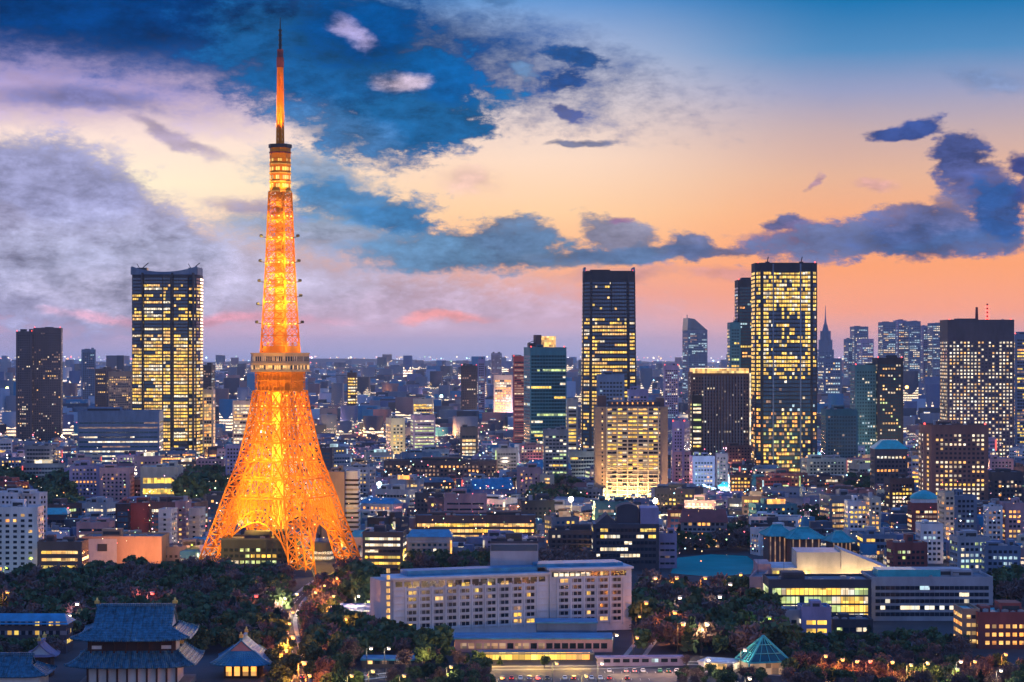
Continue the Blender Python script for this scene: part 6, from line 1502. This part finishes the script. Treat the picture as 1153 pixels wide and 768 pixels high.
# scattered small lights between them
lm_, lt_ = newmat('city_light'); n_ = lt_.nodes
o_ = n_.new('ShaderNodeOutputMaterial'); e_ = n_.new('ShaderNodeEmission'); g_ = n_.new('ShaderNodeNewGeometry'); r_ = n_.new('ShaderNodeValToRGB'); r_.color_ramp.interpolation = 'CONSTANT'
cs = [(1, .55, .2), (1, .8, .5), (1, .3, .08), (1, .9, .8), (1, .6, .3), (.5, .85, 1), (1, .15, .2), (1, .75, .35), (.6, 1, .5), (1, .5, .6)]
while len(r_.color_ramp.elements) < len(cs): r_.color_ramp.elements.new(.5)
for i, c in enumerate(cs): r_.color_ramp.elements[i].position = i / len(cs); r_.color_ramp.elements[i].color = c + (1,)
mm_ = n_.new('ShaderNodeMath'); mm_.operation = 'MULTIPLY'; mm_.inputs[1].default_value = 17.3; fr_ = n_.new('ShaderNodeMath'); fr_.operation = 'FRACT'; sc_ = n_.new('ShaderNodeMath'); sc_.operation = 'MULTIPLY_ADD'; sc_.inputs[1].default_value = 5; sc_.inputs[2].default_value = .6
l_ = lt_.links; l_.new(g_.outputs['Random Per Island'], r_.inputs[0]); l_.new(g_.outputs['Random Per Island'], mm_.inputs[0]); l_.new(mm_.outputs[0], fr_.inputs[0]); l_.new(fr_.outputs[0], sc_.inputs[0]); l_.new(sc_.outputs[0], e_.inputs[1]); l_.new(r_.outputs[0], e_.inputs[0]); l_.new(e_.outputs[0], o_.inputs[0]); lm_.cycles.emission_sampling = 'NONE'
Q = []
for _ in range(8500):
    ys = 402 + (640 - 402) * rg.random() ** 1.25; d = D(ys); x = rg.uniform(-.245, .245) * d; z = rg.choice([4, 6, 9, 14, 20, 28]) + rg.uniform(0, 3); s = d / F * rg.choice([.4, .55, .7, .9, 1.25]) * (.9 if d > 3000 else .7)
    if inwood(x, d) or math.hypot(x - TX, d - TD) < 80: continue
    Q.append([(x + a * s, d + b * s, z + c * s) for a, b, c in ((0, 0, -1), (1, 0, 0), (0, 1, 0), (-1, 0, 0), (0, -1, 0), (0, 0, 1))])
Q = np.array(Q); nb_ = len(Q); o8 = np.array([[0, 2, 1], [0, 3, 2], [0, 4, 3], [0, 1, 4], [5, 1, 2], [5, 2, 3], [5, 3, 4], [5, 4, 1]])
me = bpy.data.meshes.new('city_lights'); me.vertices.add(nb_ * 6); me.vertices.foreach_set('co', Q.reshape(-1).astype(np.float32)); L = (o8[None] + (np.arange(nb_) * 6)[:, None, None]).reshape(-1).astype(np.int32)
me.loops.add(len(L)); me.loops.foreach_set('vertex_index', L); me.polygons.add(nb_ * 8); me.polygons.foreach_set('loop_start', np.arange(0, nb_ * 24, 3, dtype=np.int32)); me.polygons.foreach_set('loop_total', np.full(nb_ * 8, 3, dtype=np.int32)); me.materials.append(lm_); me.update(calc_edges=True)
o = bpy.data.objects.new('city_lights', me); COL.objects.link(o); tag(o, 'countless tiny coloured street and sign lights sprinkled over the city', 'lights', kind='stuff')
# ------------------------------------------------------------------ street lamps
LAMPP = {}
def lamp_proto(mat):
    if mat in LAMPP: return LAMPP[mat]
    a = MB(); a.tube((0, 0, 0), (0, 0, 8.4), .14, 6, .09); a.tube((0, 0, 8.4), (1.3, 0, 8.9), .07, 5)
    b = MB(); b.prism([(p[0] + 1.5, p[1]) for p in ellipse(1.5, .9, 8)], 8.55, 9.0); 
    c = MB(); c.prism([(p[0] + 1.5, p[1]) for p in ellipse(.95, .8, 8)], 8.05, 8.54, 0, None, 1.1)
    r = []
    for n_, m_, mb in (('post', 'darkmetal', a), ('lamp_hood', 'metal', b), ('lamp_glass', mat, c)):
        me = bpy.data.meshes.new(n_); me.from_pydata(mb.v, [], mb.f); me.materials.append(M[m_]); me.update(); r.append((n_, me))
    LAMPP[mat] = r; return r
def street_lamp(x, y, mat, label, e=900, c=(1, .5, .15), s=1.0, group=None, d=None):
    """x, y: where the glowing head shows; it hangs 8.2 m up"""
    d = d or (HC - 8.2 * s) * F / (y - HOR); xx = X(x, d)
    t = thing('street_lamp', label, 'street lamp', (xx, d, 0), R(180 if (x * 7) % 2 > 1 else 0), group)
    t.scale = (s, s, s)
    for n_, me in lamp_proto(mat):
        o = bpy.data.objects.new(n_, me); COL.objects.link(o); o.parent = pt_ if n_ == 'lamp_glass' else t
        if n_ == 'lamp_hood': pt_ = o
    if e: lamp('lamp_light', (xx, d - 1.5, 7.2 * s), e, c, .5)
RD = 'lamps along the road below the orange tower'
for i, (x, y) in enumerate(ROADL):
    lb = ['big orange lamp halfway down the road', 'big orange lamp lower on the road', 'lamp on left kerb by the temple pavilion', 'lamp lowest of all on the road', 'lamp at the bend above the halfway lamp', 'pale lamp left of a pair where the road curves', 'pale lamp right of the pair where the road curves', 'lamp just under the pale pair', 'small lamp between the two big orange ones', 'lamp nearest the front foot of the tower',
          'lamp at road fork by tower foot', 'lamp highest on the road, at right leg', 'lamp on the road left of the fork', 'lamp on the forked road below the fork', 'lamp lower on the forked road', 'lamp by the lavender marquee'][i]
    big = i in (0, 1)
    street_lamp(x, y, 'lampwarm', lb, 26000 if big else 12000, OC if i not in (5, 6) else WC, 1.5 if big else 1.1, RD)
for x, y, m, lb, e, c in PK: street_lamp(x, y, m, lb, e * 1.0 * (.6 if 440 < x < 725 and y > 675 else 1), c, pks(x, y))
# two very bright floodlight masts and other strong lights
def flood_mast(x, y, d, label, e, c=(1, .72, .35), mat='lampwhite', size=2.6, aims=()):
    h = Z(y, d); t = thing('floodlight_mast', label, 'floodlight', (X(x, d), d, 0))
    mb = MB(); mb.tube((0, 0, 0), (0, 0, h - size), .35, 7, .25); mb.build('post', M['darkmetal'], t)
    mb = MB(); mb.tube((0, .6, h), (0, 0, h), size * .5, 18, size * .75); mb.build('lamp_housing', M['darkmetal'], t)
    mb = MB(); mb.tube((0, -.01, h), (0, -.5, h), size * .7, 18, size * .45); mb.build('lamp', M[mat], t)
    lamp('flood_lamp', (X(x, d), d - 2.5, h), e, c, 1.0)
flood_mast(643, 562, 1560, 'left of two dazzling floodlights below floodlit hotel tower', 220000)
flood_mast(738, 564, 1560, 'right of two dazzling floodlights, at foot of floodlit hotel tower', 260000)
flood_mast(427, 545, 1700, 'cold white bright sign right of the orange tower', 30000, (.7, 1, 1), 'lampcyan', 2.6)  # a bright sign, stood in for by a mast with a cyan lamp
flood_mast(497, 446, 3700, 'green-white floodlight far out above green-striped block', 30000, (.8, 1, .9), 'lampcyan', 3.6)
flood_mast(8, 437, 3600, 'yellow-green light far out at left edge beside twin-slab tower', 30000, (.9, 1, .3), 'lampgreen', 3.6)
flood_mast(1021, 436, 4200, 'round orange light far out between teal-black tower and grid tower', 30000, (1, .5, .1), 'lampwarm', 5)
for x0, d, e, c in ((711, 1750, 700000, (1, .62, .22)), (688, 1752, 450000, (1, .62, .22)), (734, 1752, 450000, (1, .62, .22))):
    lamp('facade_light', (X(x0, 1777), 1777 - 12, 7), e * .22, c, 2)
for x, y, d, e, c in ((448, 498, 2500, 160000, (1, .8, .35)), (440, 508, 2440, 120000, (1, .75, .3)), (566, 446, 3760, 300000, (1, .5, .2)), (170, 622, 1300, 60000, (1, .35, .12)), (150, 620, 1306, 30000, (1, .35, .12)), (150, 580, 1440, 40000, (1, .25, .15)),
                      (655, 605, 1540, 60000, (1, .8, .15)), (630, 590, 1600, 30000, (1, .7, .2)), (200, 470, 2450, 200000, (1, .7, .3)), (160, 470, 2450, 160000, (1, .7, .35)), (375, 560, 1390, 60000, OR), (290, 480, 2700, 160000, (1, .7, .5)), (890, 548, 2080, 160000, (1, .65, .15)), (400, 690, 1010, 9000, (.8, .6, 1)), (1010, 470, 3000, 100000, (.6, .8, 1)), (500, 430, 5200, 500000, (1, .6, .5)), (1085, 600, 1380, 20000, (1, .6, .4)), (600, 745, 886, 12000, (1, .58, .10)), (555, 746, 892, 10000, (1, .58, .10)), (645, 746, 886, 12000, (1, .58, .10)), (700, 752, 868, 8000, (1, .6, .3)), (750, 752, 870, 7000, (1, .55, .3)), (480, 752, 880, 8000, (1, .6, .2)), (380, 645, 1270, 20000, OR), (395, 650, 1240, 12000, OR)):
    lamp('street_fill_glow', (X(x, d), d, 7), e, c, 2)

rgl = random.Random(31)
for q in range(150):  # unseen coloured lamps added at random to brighten the building sides
    ys = 406 + (600 - 406) * rgl.random() ** 1.1; d = D(ys); x = rgl.uniform(-.235, .235) * d
    if inwood(x, d) or math.hypot(x - TX, d - TD) < 120: continue
    c = rgl.choice([(1, .55, .2), (1, .7, .35), (1, .45, .15), (1, .8, .6), (1, .35, .45), (.5, .85, 1), (1, .3, .2), (.9, .6, 1), (1, .65, .25)])
    lamp('street_fill_glow', (x, d, rgl.uniform(6, 16)), (d / 1500) ** 2 * rgl.choice([20000, 40000, 80000]), c, 3)
# ------------------------------------------------------------------ cars
def carpaint(n, c): return pbr(n, c, .3, 0, .05, 1, streak=False, spec=.6)
CP = {'white': carpaint('white_paint', (.7, .7, .7)), 'black': carpaint('black_paint', (.015, .015, .018)), 'silver': carpaint('silver_paint', (.4, .41, .43)), 'red': carpaint('red_paint', (.4, .02, .02)), 'blue': carpaint('blue_paint', (.03, .08, .3)), 'green': carpaint('green_paint', (.02, .2, .1))}
M['rubber'] = pbr('rubber', (.02, .02, .02), .9)
def make_car(col):
    t = thing('car', '', 'car')
    mb = MB(); prof = [(-2.2, .35), (2.2, .35), (2.25, .75), (1.3, .95), (.75, 1.42), (-1.1, 1.45), (-1.9, 1.0), (-2.25, .9)]
    n = len(prof)
    for s, w in ((-1, .86), (1, .86)):
        mb.v += [(x, s * (w if z < 1 else .68), z) for x, z in prof]
    mb.f += [tuple(range(n)), tuple(reversed(range(n, 2 * n)))] + [(q, q + n, (q + 1) % n + n, (q + 1) % n) for q in range(n)]; mb.m += [0] * (n + 2)
    mb.build('body', CP[col], t)
    mb = MB(); mb.quad((1.27, -.72, .99), (1.27, .72, .99), (.79, .62, 1.40), (.79, -.62, 1.40)); mb.build('windscreen', M['glass'], t)
    mb = MB(); mb.quad((-1.87, .72, 1.04), (-1.87, -.72, 1.04), (-1.16, -.62, 1.43), (-1.16, .62, 1.43)); mb.build('rear_window', M['glass'], t)
    for s in (-1, 1):
        mb = MB(); mb.poly([(-1.6, s * .83, 1.02), (1.1, s * .83, 1.0), (.68, s * .72, 1.36), (-1.05, s * .72, 1.38)][::s]); mb.build('side_window', M['glass'], t)
        for x in (-1.4, 1.4):
            mb = MB(); mb.tube((x, s * .7, .33), (x, s * .9, .33), .33, 12); wh = mb.build('wheel', M['rubber'], t)
            mb = MB(); mb.tube((x, s * .9, .33), (x, s * .92, .33), .19, 10); mb.build('rim', M['metal'], wh)
        mb = MB(); mb.box(2.2, 2.3, s * .65 - .17, s * .65 + .17, .6, .78); mb.build('headlight', M['white_lit'], t)
        mb = MB(); mb.box(-2.3, -2.2, s * .65 - .17, s * .65 + .17, .7, .88); mb.build('tail_light', M['lampred'], t)
    return t
random.seed(4)
protos = {}
rowsC = [('upper row of the forecourt', [(G(686 + 9.5 * q, 757)) for q in range(9)], 90), ('lower row of the forecourt', [(G(566 + 10 * q, 765)) for q in range(17)], 90), ]
i = 0
PLC = {}
mb = MB()
for (xa, xb, y, st) in ((681, 772, 757, 9.5), (561, 736, 765, 10)):
    n = int((xb - xa) / st)
    for q in range(n + 1):
        p = G(xa + q * st, y); mb.quad((p.x - .07, p.y - 2.6, .032), (p.x + .07, p.y - 2.6, .032), (p.x + .07, p.y + 2.6, .032), (p.x - .07, p.y + 2.6, .032))
tag(mb.build('parking_markings', M['paint']), kind='structure')
for rn, pts, rz in rowsC:
    for q, p in enumerate(pts):
        if random.random() < .2: continue
        c = random.choice(list(CP))
        if c not in protos: protos[c] = make_car(c); t = protos[c]
        else: t = copy_tree(protos[c])
        t.location = (p.x, p.y + random.uniform(-.3, .3), .036); t.rotation_euler = (0, 0, R(rz + random.choice([0, 180]) + random.uniform(-2, 2)))
        k = (c, rn); PLC.setdefault(k, []).append(t)
for (c, rn), v in PLC.items():
    v.sort(key=lambda o: o.location.x)
    for j, t in enumerate(v):
        t['label'] = f"{c} parked car in the {rn}" + ('' if len(v) == 1 else f", {['leftmost', 'second from left', 'third from left', 'fourth from left', 'fifth from left', 'sixth from left'][j]} of that colour"); t['group'] = 'cars parked in the hotel forecourt'
V_ = {}
for k, (x, y) in enumerate([(331, 757), (334, 744), (326, 727), (322, 712), (340, 764), (366, 662), (379, 672), (374, 683), (352, 664), (420, 762), (850, 757), (905, 764), (960, 761), (1030, 758)]):
    c = random.choice(list(CP)); p = G(x, y)
    if c not in protos: protos[c] = make_car(c); t = protos[c]
    else: t = copy_tree(protos[c])
    t.location = (p.x, p.y, .05); t.rotation_euler = (0, 0, R(100 if k < 9 else 5))
    t['label'] = f"{c} car driving " + ['on the lower lamp-lit road', 'near the lower big orange lamp', 'beside the halfway orange lamp', 'above the halfway orange lamp', 'at the bottom edge of the lamp-lit road', 'near the front foot of the orange tower', 'on the forked road by the tower', 'on the forked road above the marquee', 'up the bend to the orange tower', 'past the sky-blue-roofed annex', 'left of the glass pyramid pavilion', 'right of the glass pyramid pavilion', 'under the orange-lit tree row', 'below the long banded grey office'][k]
    t['group'] = 'cars moving on the streets'

# ------------------------------------------------------------------ evening haze
mb = MB(); mb.box(-15500, 15500, -700, 31500, -1, 342)
hz, ht = newmat('haze'); on = ht.nodes.new('ShaderNodeOutputMaterial'); pv = ht.nodes.new('ShaderNodeVolumePrincipled')
pv.inputs['Color'].default_value = (.80, .86, 1.0, 1); pv.inputs['Density'].default_value = 2.2e-5; pv.inputs['Anisotropy'].default_value = 0.1
ht.links.new(pv.outputs[0], on.inputs['Volume'])
o = mb.build('haze', hz); tag(o, kind='stuff')
hz.cycles.homogeneous_volume = True
if __name__ == '__main__' and False: pass
